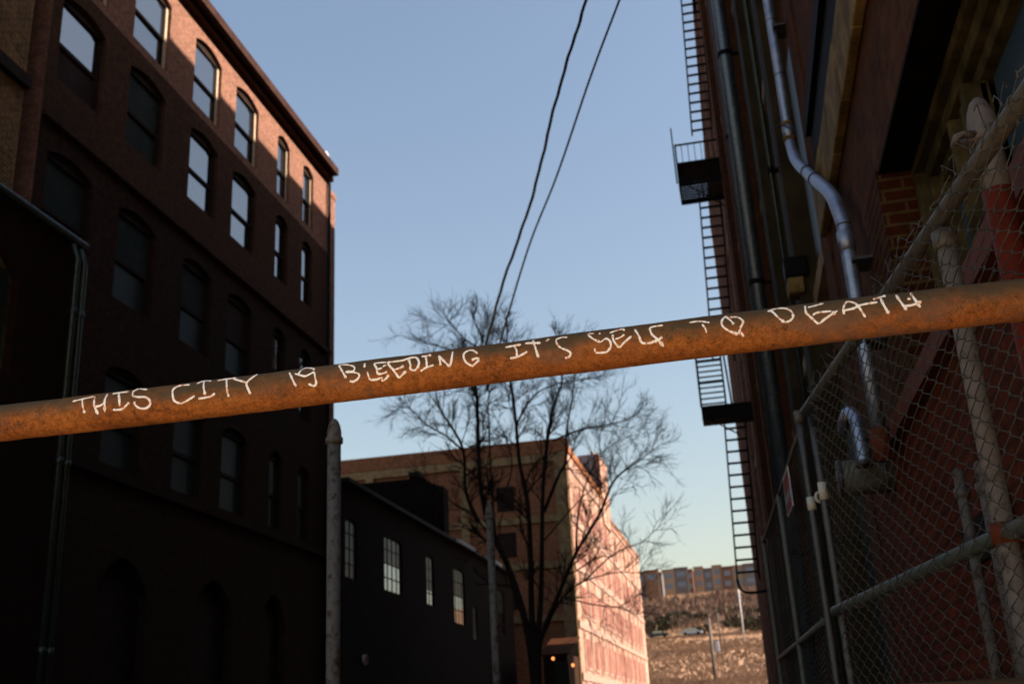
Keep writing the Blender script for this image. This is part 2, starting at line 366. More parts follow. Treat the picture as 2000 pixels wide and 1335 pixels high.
# ground-floor arches have their own columns: a separate band of wall below the stone ledge
upper = [o for o in ops if o[2] > 6]; lower = [o for o in ops if o[2] < 6]
facade(wl, XL, 16.9, 33.0, 17.2, 20.05, [o for o in upper if o[2] > 17]); wm_ = MB(); facade(wm_, XL, 16.9, 33.0, 13.42, 17.2, [o for o in upper if 14 < o[2] < 17]); wm_.build('middle_wall', 'brick_middle', lb); wl2 = MB(); facade(wl2, XL, 16.9, 33.0, 6.45, 13.42, [o for o in upper if o[2] < 14]); facade(wl2, XL, 16.9, 33.0, 0, 6.45, lower); wl2.build('lower_wall', 'brick_shade', lb)
wl.face([(XL, 33.0, 0), (XL, 33.0, 20.05), (XL-14, 33.0, 20.05), (XL-14, 33.0, 0)])
wl.face([(XL, 16.9, 0), (XL-14, 16.9, 0), (XL-14, 16.9, 20.05), (XL, 16.9, 20.05)])
wl.face([(XL-14, 16.9, 0), (XL-14, 33.0, 0), (XL-14, 33.0, 20.05), (XL-14, 16.9, 20.05)])
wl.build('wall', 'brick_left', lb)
rf = MB(); rf.box((XL-14.3, 16.9, 20.05), (XL+.004, 33.0, 20.25)); rf.build('roof', 'roof', lb)
cn = MB()
cn.box((XL, 16.5, 20.06), (XL+.2, 32.9, 20.22)); cn.box((XL-.1, 16.5, 20.225), (XL+.42, 32.8, 20.5))
cn.build('cornice', 'cornice', lb)
for z, hh in ((6.45, .16), (13.42, .12)):
    l = MB(); l.box((XL+.002, 16.9, z), (XL+.12, 33.0, z+hh)); l.build('ledge', 'brick_middle' if z > 10 else 'brick_shade', lb)
for ci, c in enumerate(cols):
    for ri, r in enumerate(rows):
        pane = 'glass'; low = None
        if ri == 1 and ci in (1,): pane = 'blind'
        if ri == 1 and ci == 0: pane = 'glass'; low = 'board'
        if ri == 2 and ci < 4: pane = 'blind' if ci != 3 else 'board'; low = 'glass_dull'
        if ri == 3: pane = 'glass_dull'
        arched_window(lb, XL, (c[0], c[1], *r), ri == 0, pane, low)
for o in lower:
    d = MB(); d.box((XL-.24, o[0], o[2]), (XL-.2, o[1], o[4])); d.build('door_panel', 'dark_paint', lb)
dp = MB(); dp.tube([(XL+.1, 32.72, 0), (XL+.1, 32.72, 19.95)], .06, 8); dp.build('downspout', 'black_iron', lb, True)
# near-left neighbour above the wing, with the dark slot beside it
nb = thing('brick_building', (-12.7, 12, 0), 'rough weathered brick wall at the top left corner of the photo', 'building')
b = MB(); b.box((-20, 6, 0), (-12.7, 15.95, 26)); b.build('wall', 'brick_near_left', nb)
b = MB(); b.box((-12.698, 6, 13.35), (-12.55, 15.95, 13.6)); b.build('ledge', 'dark_paint', nb)
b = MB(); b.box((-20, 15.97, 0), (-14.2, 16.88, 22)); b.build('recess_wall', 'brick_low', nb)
# low wing with gutter, window and twin pipes
wg = thing('brick_wing', (-9, 9, 0), 'low near-black brick wing at the left edge with a gutter along its top', 'building')
b = MB(); facade(b, -9, 4, 12.95, 0, 8.0, [(10.2, 11.65, 5.6, 7.0, 7.4)], .2)
b.face([(-9, 12.95, 0), (-9, 12.95, 8), (-12.6, 12.95, 8), (-12.6, 12.95, 0)]); b.face([(-9, 4, 8), (-9, 12.95, 8), (-12.6, 12.95, 8), (-12.6, 4, 8)]); b.face([(-9, 4, 0), (-12.6, 4, 0), (-12.6, 4, 8), (-9, 4, 8)])
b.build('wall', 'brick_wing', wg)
b = MB(); b.tube([(-8.92, 4, 8.02), (-8.92, 12.9, 8.02)], .07, 8); b.build('gutter', 'gutter_dark', wg, True)
b = MB(); b.box((-9.18, 10.2, 5.6), (-9.12, 11.65, 7.4)); f = b.build('window', 'window_wood', wg)
b = MB(); b.box((-9.119, 10.28, 5.68), (-9.11, 11.57, 6.5)); b.box((-9.119, 10.28, 6.56), (-9.11, 11.57, 7.1)); b.build('pane', 'glass_dull', f)
for k, yy in enumerate((12.72, 12.9)):
    dpp = thing('drain_pipe', (-8.9, yy, 0), 'thin greenish drain pipe on the low left wing, the %s of two' % ('nearer' if k == 0 else 'farther'), 'pipe', 'drain pipes on the low left wing')
    b = MB(); b.tube([(-8.9, yy, .1), (-8.9, yy, 7.75), (-8.92, yy-.12, 7.95)], .042, 8); b.build('tube', 'galv_green', dpp, True)
    for z in (2.2, 4.7, 6.9):
        b = MB(); b.tube([(-8.9, yy, z), (-8.9, yy, z+.09)], .055, 8); b.build('pipe_clamp', 'galv_green', dpp, True)
# chimney beyond the corner, white roof vent
ch = MB(); ch.box((-14.2, 33.1, 0), (-13.05, 33.66, 19.7)); ch.box((-14.25, 33.06, 19.7), (-13.02, 33.7, 19.92))
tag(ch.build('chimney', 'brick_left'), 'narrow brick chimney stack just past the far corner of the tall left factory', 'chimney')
vt = thing('roof_vent', (-13.3, 32.0, 20.5), 'small white roof vent on the far corner of the left factory eave', 'vent')
b = MB(); b.box((-13.4, 31.4, 20.5), (-12.9, 31.9, 20.95)); b.build('vent_box', 'white_trim', vt, bevel=.03)
b = MB(); b.tube([(-13.15, 32.3, 20.72), (-12.8, 32.3, 20.8)], .2, 14); b.build('vent_drum', 'white_trim', vt, True)

# ------------------------------------------------------------------ low row of workshops
lr = thing('workshop_building', (-12.6, 46, 0), 'long low black brick workshop with tall multi-pane windows below the middle of the photo', 'building')
wins = [(33.6, 34.7, 5.9, 7.9), (37.6, 39.7, 5.9, 7.95), (43.0, 44.1, 5.9, 7.95), (47.3, 49.2, 5.5, 8.0), (50.6, 51.4, 5.0, 6.6), (55.7, 57.6, 5.6, 7.95)]
b = MB(); facade(b, -12.6, 33.25, 60, 0, 9.0, [(w_[0], w_[1], w_[2], w_[3]-.12, w_[3]) for w_ in wins], .12)
b.face([(-12.6, 60, 0), (-12.6, 60, 9), (-26, 60, 9), (-26, 60, 0)]); b.face([(-12.6, 33.25, 0), (-26, 33.25, 0), (-26, 33.25, 9), (-12.6, 33.25, 9)])
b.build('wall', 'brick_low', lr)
b = MB(); b.box((-26, 33.25, 9.0), (-12.35, 60, 9.14)); b.build('roof', 'roof', lr)
for y0, y1 in ((46.9, 50.2), (52.6, 55.8)):
    b = MB(); b.box((-12.34, y0, 9.0), (-12.22, y1, 9.16)); b.build('eave_trim', 'white_trim', lr)
for y0, y1, z0, z1 in wins:
    fr = MB(); X = -12.64
    fr.box((X-.05, y0, z0), (X, y0+.06, z1)); fr.box((X-.05, y1-.06, z0), (X, y1, z1)); fr.box((X-.05, y0+.06, z0), (X, y1-.06, z0+.06)); fr.box((X-.05, y0+.06, z1-.08), (X, y1-.06, z1))
    nv = max(2, int((y1-y0)/.45)); nh = 4
    for k in range(1, nv): yy = y0+(y1-y0)*k/nv; fr.box((X-.04, yy-.02, z0+.06), (X-.008, yy+.02, z1-.08))
    for k in range(1, nh):
        zz = z0+(z1-z0)*k/nh; fr.box((X-.036, y0+.06, zz-.02), (X-.012, y1-.06, zz+.02))
    f = fr.build('window', 'dark_paint', lr)
    zs_ = z0+(z1-z0)*(.5 if y1-y0 > 1.5 else .3)
    p = MB(); p.face([(X-.03, y0, z0), (X-.025, y1, z0), (X-.025, y1, zs_), (X-.03, y0, zs_)]); p.build('pane', 'glass' if (y1-y0 > 1.5 or 42 < y0 < 45) else 'glass_dull', f)
    p = MB(); p.face([(X-.03, y0, zs_), (X-.025, y1, zs_), (X-.025, y1, z1), (X-.03, y0, z1)]); p.build('pane', 'glass_low_sheen', f)
bt = thing('brick_block', (-15, 47, 9), 'dark brick block with a low peaked top rising over the workshop roof', 'building')
pf = [P(x, y, Y=46) for x, y in ((688, 946), (704, 944), (799, 935), (803, 926), (816, 925), (841, 942), (866, 950))]
b = MB(); base = [(p.x, p.z) for p in pf]; poly = [(base[0][0], 8.9)]+base+[(base[-1][0], 8.9)]
b.face([(x, 46, z) for x, z in poly]); b.face([(x, 46.8, z) for x, z in poly[::-1]])
for (x0, z0), (x1, z1) in zip(poly, poly[1:]): b.face([(x0, 46, z0), (x0, 46.8, z0), (x1, 46.8, z1), (x1, 46, z1)])
b.build('wall', 'brick_low', bt)
b = MB(); b.box((pf[3].x-.1, 45.9, pf[3].z-.1), (pf[4].x+.1, 46.6, pf[4].z+.1)); b.build('roof_cap', 'roof', bt)
sg = MB(); c = P(715, 1287, X=-12.5); sg.tube([(-12.58, c.y, c.z), (-12.5, c.y, c.z)], .17, 20)
rs = thing('round_sign', (-12.58, c.y, c.z), 'small faded round sign on the black workshop wall', 'sign')
sg.build('disc', 'sign_white', rs); sg = MB(); sg.tube([(-12.499, c.y, c.z), (-12.49, c.y, c.z)], .12, 20); sg.build('sign_face', 'sign_red', rs)

# ------------------------------------------------------------------ middle building
XM, YM = -9.65, 64.0
mbd = thing('brick_warehouse', (XM, YM, 0), 'big brick warehouse behind the bare tree, its right side glowing in sun', 'building')
b = MB(); b.box((-40, YM, 0), (XM, 83.3, 16.9)); b.build('wall', 'brick_mid', mbd)
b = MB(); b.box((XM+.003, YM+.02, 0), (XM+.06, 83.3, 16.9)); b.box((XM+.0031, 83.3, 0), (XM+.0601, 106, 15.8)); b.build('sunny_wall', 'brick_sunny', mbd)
b = MB(); b.box((-40, 83.3, 0), (XM, 106, 15.8)); b.build('rear_wall', 'brick_mid', mbd)
b = MB(); b.box((-40.1, YM-.12, 16.9), (XM+.15, YM+.3, 17.75)); b.box((XM-.3, YM+.3, 16.9), (XM+.151, 83.2, 17.35)); b.box((XM-.3, 83.4, 15.8), (XM+.15, 106.1, 16.1)); b.build('parapet', 'brick_mid', mbd)
b = MB(); b.box((-40, YM-.16, 16.35), (XM-.0, YM, 16.85)); b.build('belt', 'tan_stone', mbd)
for z in (12.65, 9.9, 6.8): b = MB(); b.box((-40, YM-.14, z), (XM, YM, z+.38)); b.build('belt', 'tan_stone', mbd)
for z in (15.9, 12.6, 9.75, 6.35, 3.4):
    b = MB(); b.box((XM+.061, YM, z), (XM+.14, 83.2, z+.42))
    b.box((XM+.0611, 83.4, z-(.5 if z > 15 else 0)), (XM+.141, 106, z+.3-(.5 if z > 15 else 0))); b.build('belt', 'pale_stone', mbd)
for x0, x1 in ((XM-.75, XM+.02), (-16.4, -15.9), (-22.6, -22.1)):
    b = MB(); b.box((x0, YM-.18, 0), (x1, YM, 16.34)); b.build('pier', 'tan_stone', mbd)
for k in range(12):
    y = 65.6+k*3.4
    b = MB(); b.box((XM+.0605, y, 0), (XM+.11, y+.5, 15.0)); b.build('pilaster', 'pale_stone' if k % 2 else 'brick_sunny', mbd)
for k in range(11):
    for z in (13.1, 10.2, 7.3, 4.2, 1.2):
        if z > 13 and k > 4: continue
        y = 66.35+k*3.4
        b = MB(); b.box((XM+.0604, y+.2, z), (XM+.085, y+1.7, z+1.7)); f = b.build('window', 'bricked_window', mbd)
        b = MB(); b.box((XM+.0606, y+.1, z-.16), (XM+.13, y+1.8, z-.004)); b.build('sill', 'pale_stone', f)
for zi, z in enumerate((13.5, 10.7, 7.6)):
    for k in range(3):
        x = -13.6-k*6.2
        b = MB(); b.box((x-.55, YM-.03, z), (x+.55, YM-.004, z+1.5)); f = b.build('window', 'board', mbd)
pt = [P(1128, 890, Y=79.7), P(1166, 885, Y=79.7)]
tw = thing('roof_tower', (XM-1.5, 81, 16), 'grey clad penthouse tower with a brick side above the sunny warehouse wall', 'tower')
b = MB(); b.box((pt[0].x, 79.7, 15), (XM-.25, 83.9, 20.35)); b.build('cladding', 'grey_metal', tw)
b = MB(); b.box((XM-.248, 79.6, 15), (XM+.2, 84, 20.3)); b.box((pt[1].x-.5, 79.6, 20.352), (XM-.3, 84, 20.6)); b.build('side_wall', 'brick_sunny', tw)
# small shed with lit lamps at its foot
sh = thing('shed', (-8.2, 58, 0), 'small dim shed with a rusty tin roof at the foot of the bare tree', 'shed')
a0 = P(1058, 1240, Y=58); a1 = P(1118, 1335, Y=58)
b = MB(); b.box((a0.x, 58, 0), (a1.x-.2, 62, a0.z-1.0)); b.build('wall', 'brick_shade', sh)
b = MB(); b.face([(a0.x-.2, 57.7, a0.z-1.0), (a1.x, 57.7, a0.z-1.0), (a1.x, 62, a0.z+.1), (a0.x-.2, 62, a0.z+.1)]); b.face([(a0.x-.2, 57.7, a0.z-1.08), (a1.x, 57.7, a0.z-1.08), (a1.x, 57.7, a0.z-1.0), (a0.x-.2, 57.7, a0.z-1.0)]); b.build('roof', 'roof_orange', sh)
b = MB(); p0 = P(1083, 1292, Y=57.9); b.box((p0.x, 57.95, .9), (p0.x+.75, 57.99, p0.z)); b.build('window', 'glass_dull', sh)
for px, py in ((1080, 1285), (1119, 1298)):
    p = P(px, py, Y=57.5)
    l = thing('wall_lamp', (p.x, 57.5, p.z), 'small lit orange lamp on the shed, %s' % ('beside its window' if px < 1100 else 'at its right corner'), 'lamp', 'lamps on the shed')
    b = MB(); b.lathe(p, [(.02, .09), (.07, .05), (.08, .0), (.05, -.06), (.02, -.08)], 12); b.build('lamp_globe', 'lamp_glow', l, True)
    b = MB(); b.box((p.x-.02, p.y, p.z+.12), (p.x+.02, p.y+.5, p.z+.16)); b.build('bracket', 'black_iron', l)

# ------------------------------------------------------------------ right building
def rw(y, off=0): return RX-off-RK*y       # x of the right wall, off metres proud
rb = thing('mill_building', (1.1, 20, 0), 'huge dark brick mill filling the right side with pilasters and stone trim', 'building')
def rbox(mb, y0, y1, z0, z1, o0, o1):      # o = metres proud of the wall (negative = inside)
    f = lambda p: Vector((rw(p.y, p.x), p.y, p.z)); mb.box((o1, y0, z0), (o0, y1, z1), f)
ROOF = 28.7; YE = 60.5
wallm = MB()
# near block: opening Y 2.9..5.9, Z 2.98..3.92
rbox(wallm, 1.5, 6.1, 4.03, ROOF, -.5, 0); rbox(wallm, 1.5, 2.9, 0, 4.028, -.5, 0)
rbox(wallm, 6.103, 8.6, 0, ROOF, -.5, 0)
wallm.box((1.64, 1.5, 0), (14, YE, ROOF))
wallm.build('wall', 'brick_right', rb)
b = MB(); rbox(b, 2.903, 6.1, 0, 2.56, -.5, .002); rbox(b, 6.103, 8.59, 0, 2.56, .0, .006); b.build('painted_wall', 'brick_red_paint', rb)
b = MB(); rbox(b, 6.1, 6.102, 2.6, 4.028, -.19, -.001); rbox(b, 6.1, 6.75, 2.7, 4.04, .0, .012); b.build('window_jamb', 'brick_jamb', rb)
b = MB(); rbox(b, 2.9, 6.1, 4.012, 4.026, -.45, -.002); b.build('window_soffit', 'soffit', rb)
b = MB(); rbox(b, 1.6, 8.0, 2.56, 2.68, .008, .07); b.build('window_ledge', 'red_board', rb)
b = MB(); rbox(b, 2.6, 4.0, 1.35, 1.75, .004, .03); rbox(b, 4.6, 5.6, 1.6, 1.8, .004, .02); b.build('wall_hatch', 'soffit', rb)
# big timber window in the opening
wd = MB()
rbox(wd, 2.9, 6.08, 3.95, 4.011, -.30, -.19); rbox(wd, 2.9, 6.0, 3.86, 3.947, -.34, -.24); rbox(wd, 2.9, 5.9, 3.78, 3.857, -.38, -.29)
rbox(wd, 6.0, 6.08, 2.69, 3.947, -.30, -.19); rbox(wd, 5.9, 5.997, 2.69, 3.86, -.34, -.24); rbox(wd, 5.83, 5.897, 2.69, 3.78, -.38, -.29)
for y, wdt, o_ in ((5.12, .05, -.2), (4.95, .1, -.24), (4.78, .06, -.2), (3.6, .08, -.24)): rbox(wd, y, y+wdt, 2.69, 3.78, -.32, o_)
rbox(wd, 4.78, 5.17, 2.691, 3.77, -.33, -.28)
rbox(wd, 2.9, 5.83, 2.685, 2.76, -.34, -.2)
wo = wd.build('window', 'window_wood', rb, bevel=.008)
b = MB(); rbox(b, 2.9, 4.78, 2.69, 3.79, -.40, -.35); rbox(b, 5.17, 5.83, 2.69, 3.79, -.401, -.351); b.build('pane', 'glass_teal', wo)
# stone band above
z = 4.55; y = 1.6
while y < 8.5:
    L = random.uniform(.5, .85); b = MB(); rbox(b, y, min(y+L-.012, 8.7), 4.78, 5.24, .003, .07+random.uniform(-.006, .006)); b.build('stone_block', 'olive_stone', rb, bevel=.012); y += L
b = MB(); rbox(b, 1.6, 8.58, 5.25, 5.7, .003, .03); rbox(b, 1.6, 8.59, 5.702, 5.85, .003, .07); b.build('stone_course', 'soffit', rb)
# long wall beyond with recessed bays, windows and pilasters
lw = MB(); rbox(lw, 8.6, YE, 0, ROOF, -.5, -.18); lw.build('long_wall', 'brick_right', rb)
bays = [(8.6, .55, .02, 'brick_right'), (11.3, .6, .06, 'brown_stone'), (14.0, .7, .1, 'brown_stone'), (17.3, .7, .05, 'brick_right'), (20.6, .7, .12, 'cornice'), (24.2, .7, .06, 'brick_right'), (28, .8, .1, 'brick_right'),
        (33, .8, .02, 'brick_left'), (38, .8, .04, 'brick_left'), (43, .8, .04, 'brick_left'), (48, .8, .04, 'brick_left'), (53, .8, .04, 'brick_left'), (57.2, .8, .05, 'brick_left')]
for y, w_, o, m_ in bays:
    b = MB(); rbox(b, y, y+w_, 0, ROOF-.5, -.178, o); b.build('pilaster', m_, rb)
for (y0, w0, _, _), (y1, _, _, _) in zip(bays, bays[1:]):
    for z0 in (1.2, 5.2, 9.2, 13.2, 17.2, 21.2):
        ya, yb = y0+w0+.35, y1-.35
        fr = MB(); rbox(fr, ya, yb, z0, z0+2.7, -.178, -.13); f = fr.build('window', 'window_wood', rb)
        b = MB(); m2 = (ya+yb)/2; rbox(b, ya+.08, m2-.03, z0+.08, z0+2.6, -.129, -.125); rbox(b, m2+.03, yb-.08, z0+.08, z0+2.6, -.129, -.125); b.build('pane', 'glass_dull', f)
        b = MB(); rbox(b, ya-.1, yb+.1, z0-.2, z0-.02, -.178, -.05); b.build('window_sill', 'tan_stone', rb)
b = MB(); rbox(b, 1.4, YE+.2, ROOF, ROOF+.5, -.6, .02); b.build('cornice', 'cornice', rb)

def strap(parent, c, r, m_='galv_pipe', axis=None, name='pipe_clamp', L=.03):
    a = Vector(axis or (0, 0, 1)).normalized(); c = Vector(c); b = MB(); b.tube([c-a*L/2, c+a*L/2], r, 16); b.build(name, m_, parent, True)
def bez(pts, n=8):             # smooth a polyline (Catmull-Rom)
    pts = [Vector(p) for p in pts]; out = []
    for i in range(len(pts)-1):
        p0, p1, p2, p3 = pts[max(i-1, 0)], pts[i], pts[i+1], pts[min(i+2, len(pts)-1)]
        for k in range(n):
            t = k/n; out.append(.5*((2*p1)+(p2-p0)*t+(2*p0-5*p1+4*p2-p3)*t*t+(3*p1-p0-3*p2+p3)*t**3))
    out.append(pts[-1]); return out
# bright downspout with an offset
ds = thing('downspout', (1, 7.2, 0), 'bright galvanised downspout with a double bend on the right wall', 'pipe')
pts = [RP(1506, -60, .14), RP(1515, 30, .14), RP(1527, 140, .14), RP(1540, 258, .14)]
low = [RP(1648, 440, .14), RP(1660, 545, .14), RP(1683, 690, .14), RP(1710, 852, .14)]
x_ = [Vector((pts[-1].x, pts[-1].y, p.z)) for p in pts[:-1]]+[pts[-1]]
lowx = [low[0]]+[Vector((low[0].x, low[0].y, p.z)) for p in low[1:]]
jog = [RP(1556, 315, .14), RP(1592, 350, .14), RP(1625, 382, .14)]
path = [Vector((x_[-1].x, x_[-1].y, 26)), x_[0], x_[1]]+bez([x_[-1]+Vector((0, 0, .02)), x_[-1]-Vector((0, 0, .1)), jog[0], jog[1], jog[2], lowx[0]], 7)+lowx[1:]
b = MB(); b.tube(path, .048, 20); b.build('tube', 'galv_pipe', ds, True)
strap(ds, x_[-1], .056, L=.16); strap(ds, x_[-1]+Vector((0, 0, .08)), .06, 'olive_stone'); strap(ds, x_[-1]-Vector((0, 0, .08)), .06, 'olive_stone')
strap(ds, jog[1], .055, 'roof_orange', jog[2]-jog[0], L=.03); strap(ds, jog[1]+(jog[0]-jog[1])*.4, .055, 'galv_dull', jog[2]-jog[0], L=.03)
strap(ds, lowx[0]-Vector((0, 0, .12)), .056, L=.14)
c_ = x_[-1]; b = MB(); b.tube([c_+Vector((.07*math.cos(a)-.02, .06*math.sin(a), .16*math.sin(a*.5)-.08)) for a in [k*math.pi/6 for k in range(13)]], .006, 6); b.build('wire_loop', 'cable', ds, True)
b = MB(); e = lowx[-1]; b.tube([e, e-Vector((0, 0, .2))], .06, 16); b.build('drain_boot', 'red_board', ds, True)
for zz in (x_[-1].z+.62, x_[-1].z+1.24, x_[-1].z+1.86): strap(ds, (x_[-1].x, x_[-1].y, zz), .0495, 'galv_dull', name='seam', L=.012)
for zz in (e.z+.3, e.z+.85, e.z+1.4): strap(ds, (lowx[0].x, lowx[0].y, zz), .0495, 'galv_dull', name='seam', L=.012)
for zz in (e.z+.55, e.z+1.1, x_[-1].z+1.1):
    src = lowx[0] if zz < lowx[0].z else x_[-1]
    b = MB(); b.box((src.x, src.y-.12, zz), (src.x+.13, src.y+.12, zz+.02)); b.build('wall_bracket', 'galv_dull', ds)
# two long pipes beyond
for k, (px, py, r, m_, lab) in enumerate(((1436, 250, .11, 'wide_pipe', 'wide blue grey pipe running up the right wall beyond the bright downspout'), (1462, 560, .035, 'galv_dull', 'slim dull grey pipe close beside the wide blue grey pipe'), (1478, 560, .05, 'bollard_paint', 'brownish pipe on the right wall showing below the rusty bar'), (1530, 500, .03, 'galv_green', 'thin green pipe on the right wall beside the small wall lamp'))):
    p = RP(px, py, .28 if k < 2 else .14); t_ = thing('wall_pipe', (p.x, p.y, 0), lab, 'pipe', 'pipes on the right wall')
    b = MB(); b.tube([(p.x, p.y, .2), (p.x, p.y, 27)], r, 12); b.build('tube', m_, t_, True)
    for zz in range(3, 26, 4):
        b = MB(); b.tube([(p.x, p.y, zz), (p.x, p.y, zz+.08)], r+.015, 12); b.box((p.x, p.y-.03, zz+.02), (p.x+.25, p.y+.03, zz+.06)); b.build('pipe_clamp', 'black_iron', t_)
for px, py, r_, lab in ((1870, 915, .022, 'short dull pipe standing against the red wall, left of the pale fence post'), (1915, 900, .027, 'thicker dull pipe against the red wall just behind the pale fence post')):
    p = RP(px, py, .2); t_ = thing('stand_pipe', (p.x, p.y, 0), lab, 'pipe'); b = MB(); b.tube([(p.x, p.y, 0), (p.x, p.y, p.z-.01), (p.x, p.y, p.z)], [r_, r_, r_*.7], 14); b.build('tube', 'bollard_paint', t_, True)
    b = MB(); b.tube([(p.x, p.y, p.z-.12), (p.x, p.y, p.z-.08)], r_+.008, 14); b.build('pipe_clamp', 'rail_paint', t_, True)
# wall lamp box
p = RP(1550, 548, .1); wlp = thing('wall_light', p, 'small unlit box lamp with a dim yellowish lens on the right wall', 'lamp')
b = MB(); b.box((p.x-.09, p.y-.14, p.z-.0), (p.x+.16, p.y+.14, p.z+.24)); b.build('housing', 'black_iron', wlp, bevel=.02)
b = MB(); b.box((p.x-.08, p.y-.13, p.z-.19), (p.x+.1, p.y+.13, p.z-.003)); b.build('lens', 'olive_stone', wlp, bevel=.02)
# drum and gooseneck low on the right wall
p = RP(1745, 925, 0); dr = thing('meter_drum', p, 'dull grey drum shaped meter housing on the red wall below the downspout', 'meter')
ax = Vector((-1, 0, 0)); q = p+ax*.34
b = MB(); b.tube([p, q+ax*-.03, q], [.12, .12, .11], 24); b.build('drum', 'mortar_box', dr, True)
b = MB(); b.tube([q, q+ax*.02], .125, 24); b.build('drum_flange', 'galv_dull', dr, True); b = MB(); b.tube([p+ax*.05, p+ax*.07], .13, 24); b.build('drum_flange', 'galv_dull', dr, True)
b = MB(); b.box((p.x-.16, p.y-.09, p.z+.1), (p.x-.02, p.y+.09, p.z+.24)); b.build('backing_box', 'mortar_box', dr, bevel=.01)
gn = thing('vent_pipe', RP(1690, 900, .2), 'bent blue grey gooseneck pipe left of the meter drum', 'pipe')
gp = [RP(x, y, .2) for x, y in ((1688, 905), (1678, 850), (1672, 822), (1662, 806), (1651, 814), (1648, 840))]
b = MB(); b.tube(bez(gp, 6), .045, 16); b.build('tube', 'galv_pipe', gn, True)
strap(gn, gp[0], .056, 'galv_dull', gp[0]-gp[1], 'flange')
# post with dome cap behind the fence
def domed_post(name, c, ztop, r, m_, label, cat, group=None, mcap=None, low=None, zlow=0):
    t_ = thing(name, (c[0], c[1], 0), label, cat, group)
    b = MB(); b.lathe((c[0], c[1], 0), [(r, zlow), (r, ztop-.16)], 24); b.build('shaft', m_, t_, True)
    if low: b = MB(); b.lathe((c[0], c[1], 0), [(r+.002, 0), (r+.002, zlow)], 24); b.build('painted_base', low, t_, True)
    b = MB(); R = r*1.3; b.lathe((c[0], c[1], ztop-.16), [(r, 0), (R, .004), (R, .035), (r*1.08, .045), (r*1.06, .075), (r*.9, .11), (r*.6, .142), (r*.25, .157), (.002, .16)], 24); b.build('cap', mcap or m_, t_, True)
    return t_
hp = P(1912, 215, Y=3.2)
bp = domed_post('gate_post', (hp.x, hp.y), P(1905, 192, Y=3.2).z, .042, 'pole_paint', 'domed post behind the chain link fence, pale above and red orange below', 'post', None, 'pole_paint', 'red_paint', P(1930, 375, Y=3.2).z)
b = MB(); zr = P(1885, 280, Y=3.2).z; b.tube([(hp.x-.03, hp.y-.03, zr+.01), (hp.x-.075, hp.y-.05, zr+.005), (hp.x-.095, hp.y-.05, zr), (hp.x-.1, hp.y-.02, zr-.01), (hp.x-.075, hp.y, zr), (hp.x-.04, hp.y, zr+.01)], .012, 8); b.build('ring', 'bollard_paint', bp, True)
p1 = P(653, 830, Y=6); domed_post('bollard', (p1.x, p1.y), P(653, 817, Y=6).z, .041, 'bollard_paint', 'taller looking weathered steel post left of centre against the edge of the dark factory', 'post', 'steel posts in the lane')
p2 = P(956, 1000, Y=9); domed_post('bollard', (p2.x, p2.y), P(955, 978, Y=9).z, .033, 'bollard_paint', 'thinner steel post in front of the bare tree trunks', 'post', 'steel posts in the lane')

# ------------------------------------------------------------------ fire escape
YF = 30.0
fe = thing('fire_escape', (.5, YF, 0), 'black iron fire escape of ladders and landings up the far right wall', 'fire escape')
def ladder(top, bot, wpx, name='ladder', rung=.33):
    a0 = P(*top, Y=YF); a1 = P(*bot, Y=YF); wx = wpx
    b = MB(); L = (a0-a1)
    b.tube([a0, a1], .028, 6); b.tube([a0+Vector((wx, 0, 0)), a1+Vector((wx, 0, 0))], .028, 6)
    b.tube([a0+Vector((wx, .5, 0)), a1+Vector((wx, .5, 0))], .02, 6)
    n = int(L.length/rung); r = b
    for k in range(n):
        p = a1+L*(k+.5)/n; r.box((p.x, p.y-.02, p.z-.028), (p.x+wx, p.y+.035, p.z+.028))
    r.build('ladder', 'black_iron', fe)
ladder((1328, -30), (1352, 265), .62); ladder((1365, 378), (1385, 615), .62); ladder((1385, 615), (1392, 700), .62)
ladder((1415, 826), (1440, 1130), .58)
b = MB(); e = P(1440, 1130, Y=YF); b.tube(bez([e, e+Vector((.05, 0, -.25)), e+Vector((.25, 0, -.38)), e+Vector((.75, 0, -.36))], 5), .04, 6); b.build('ladder_foot', 'black_iron', fe)
# upper cage landing
def landing(x0, x1, z0, z1, y0, y1, slats):
    b = MB(); b.box((x0, y0, z0-.1), (x1, y0+.05, z0)); b.box((x0, y1-.05, z0-.1), (x1, y1, z0)); k_ = 0
    while y0+.12+k_*.16 < y1-.1: yy = y0+.12+k_*.16; b.box((x0+.02, yy, z0-.05), (x1, yy+.07, z0-.01)); k_ += 1
    for xx in (x0, (x0+x1)/2, x1-.05): b.box((xx, y0+.051, z0-.099), (xx+.04, y1-.051, z0-.051))
    b.build('landing_floor', 'black_iron', fe)
    r = MB()
    for z in (z0+.15, (z0+z1)/2, z1-.03): r.box((x0, y0, z-.025), (x1, y0+.04, z+.025)); r.box((x0, y0, z-.024), (x0+.04, y1, z+.024))
    for x in (x0, x1-.05): r.box((x, y0-.002, z0), (x+.05, y0+.045, z1))
    r.box((x0-.001, y1-.05, z0), (x0+.05, y1, z1)); r.build('guard_rail', 'black_iron', fe)
    s_ = MB(); n = slats
    for k in range(n): y = y0+(y1-y0)*k/n; s_.box((x0+.01, y, z0), (x0+.03, y+.02, z1-.03))
    for k in range(7): x = x0+(x1-x0)*k/7; s_.box((x, y0+.01, z0), (x+.02, y0+.03, z1-.03))
    s_.build('balusters', 'black_iron', fe)
c0 = P(1325, 358, Y=29); c1 = P(1320, 282, Y=29)
landing(c0.x, .92, c0.z, c1.z, 29.0, 30.3, 12)
for z in (c0.z+.62,): b = MB(); b.box((c0.x, 29.05, z), (.92, 30.2, z+.05)); b.build('step_plate', 'black_iron', fe)
b = MB(); pp = P(1317, 250, Y=29); b.box((c0.x-.06, 28.97, c0.z), (c0.x-.02, 29.02, pp.z)); b.build('corner_post', 'black_iron', fe)
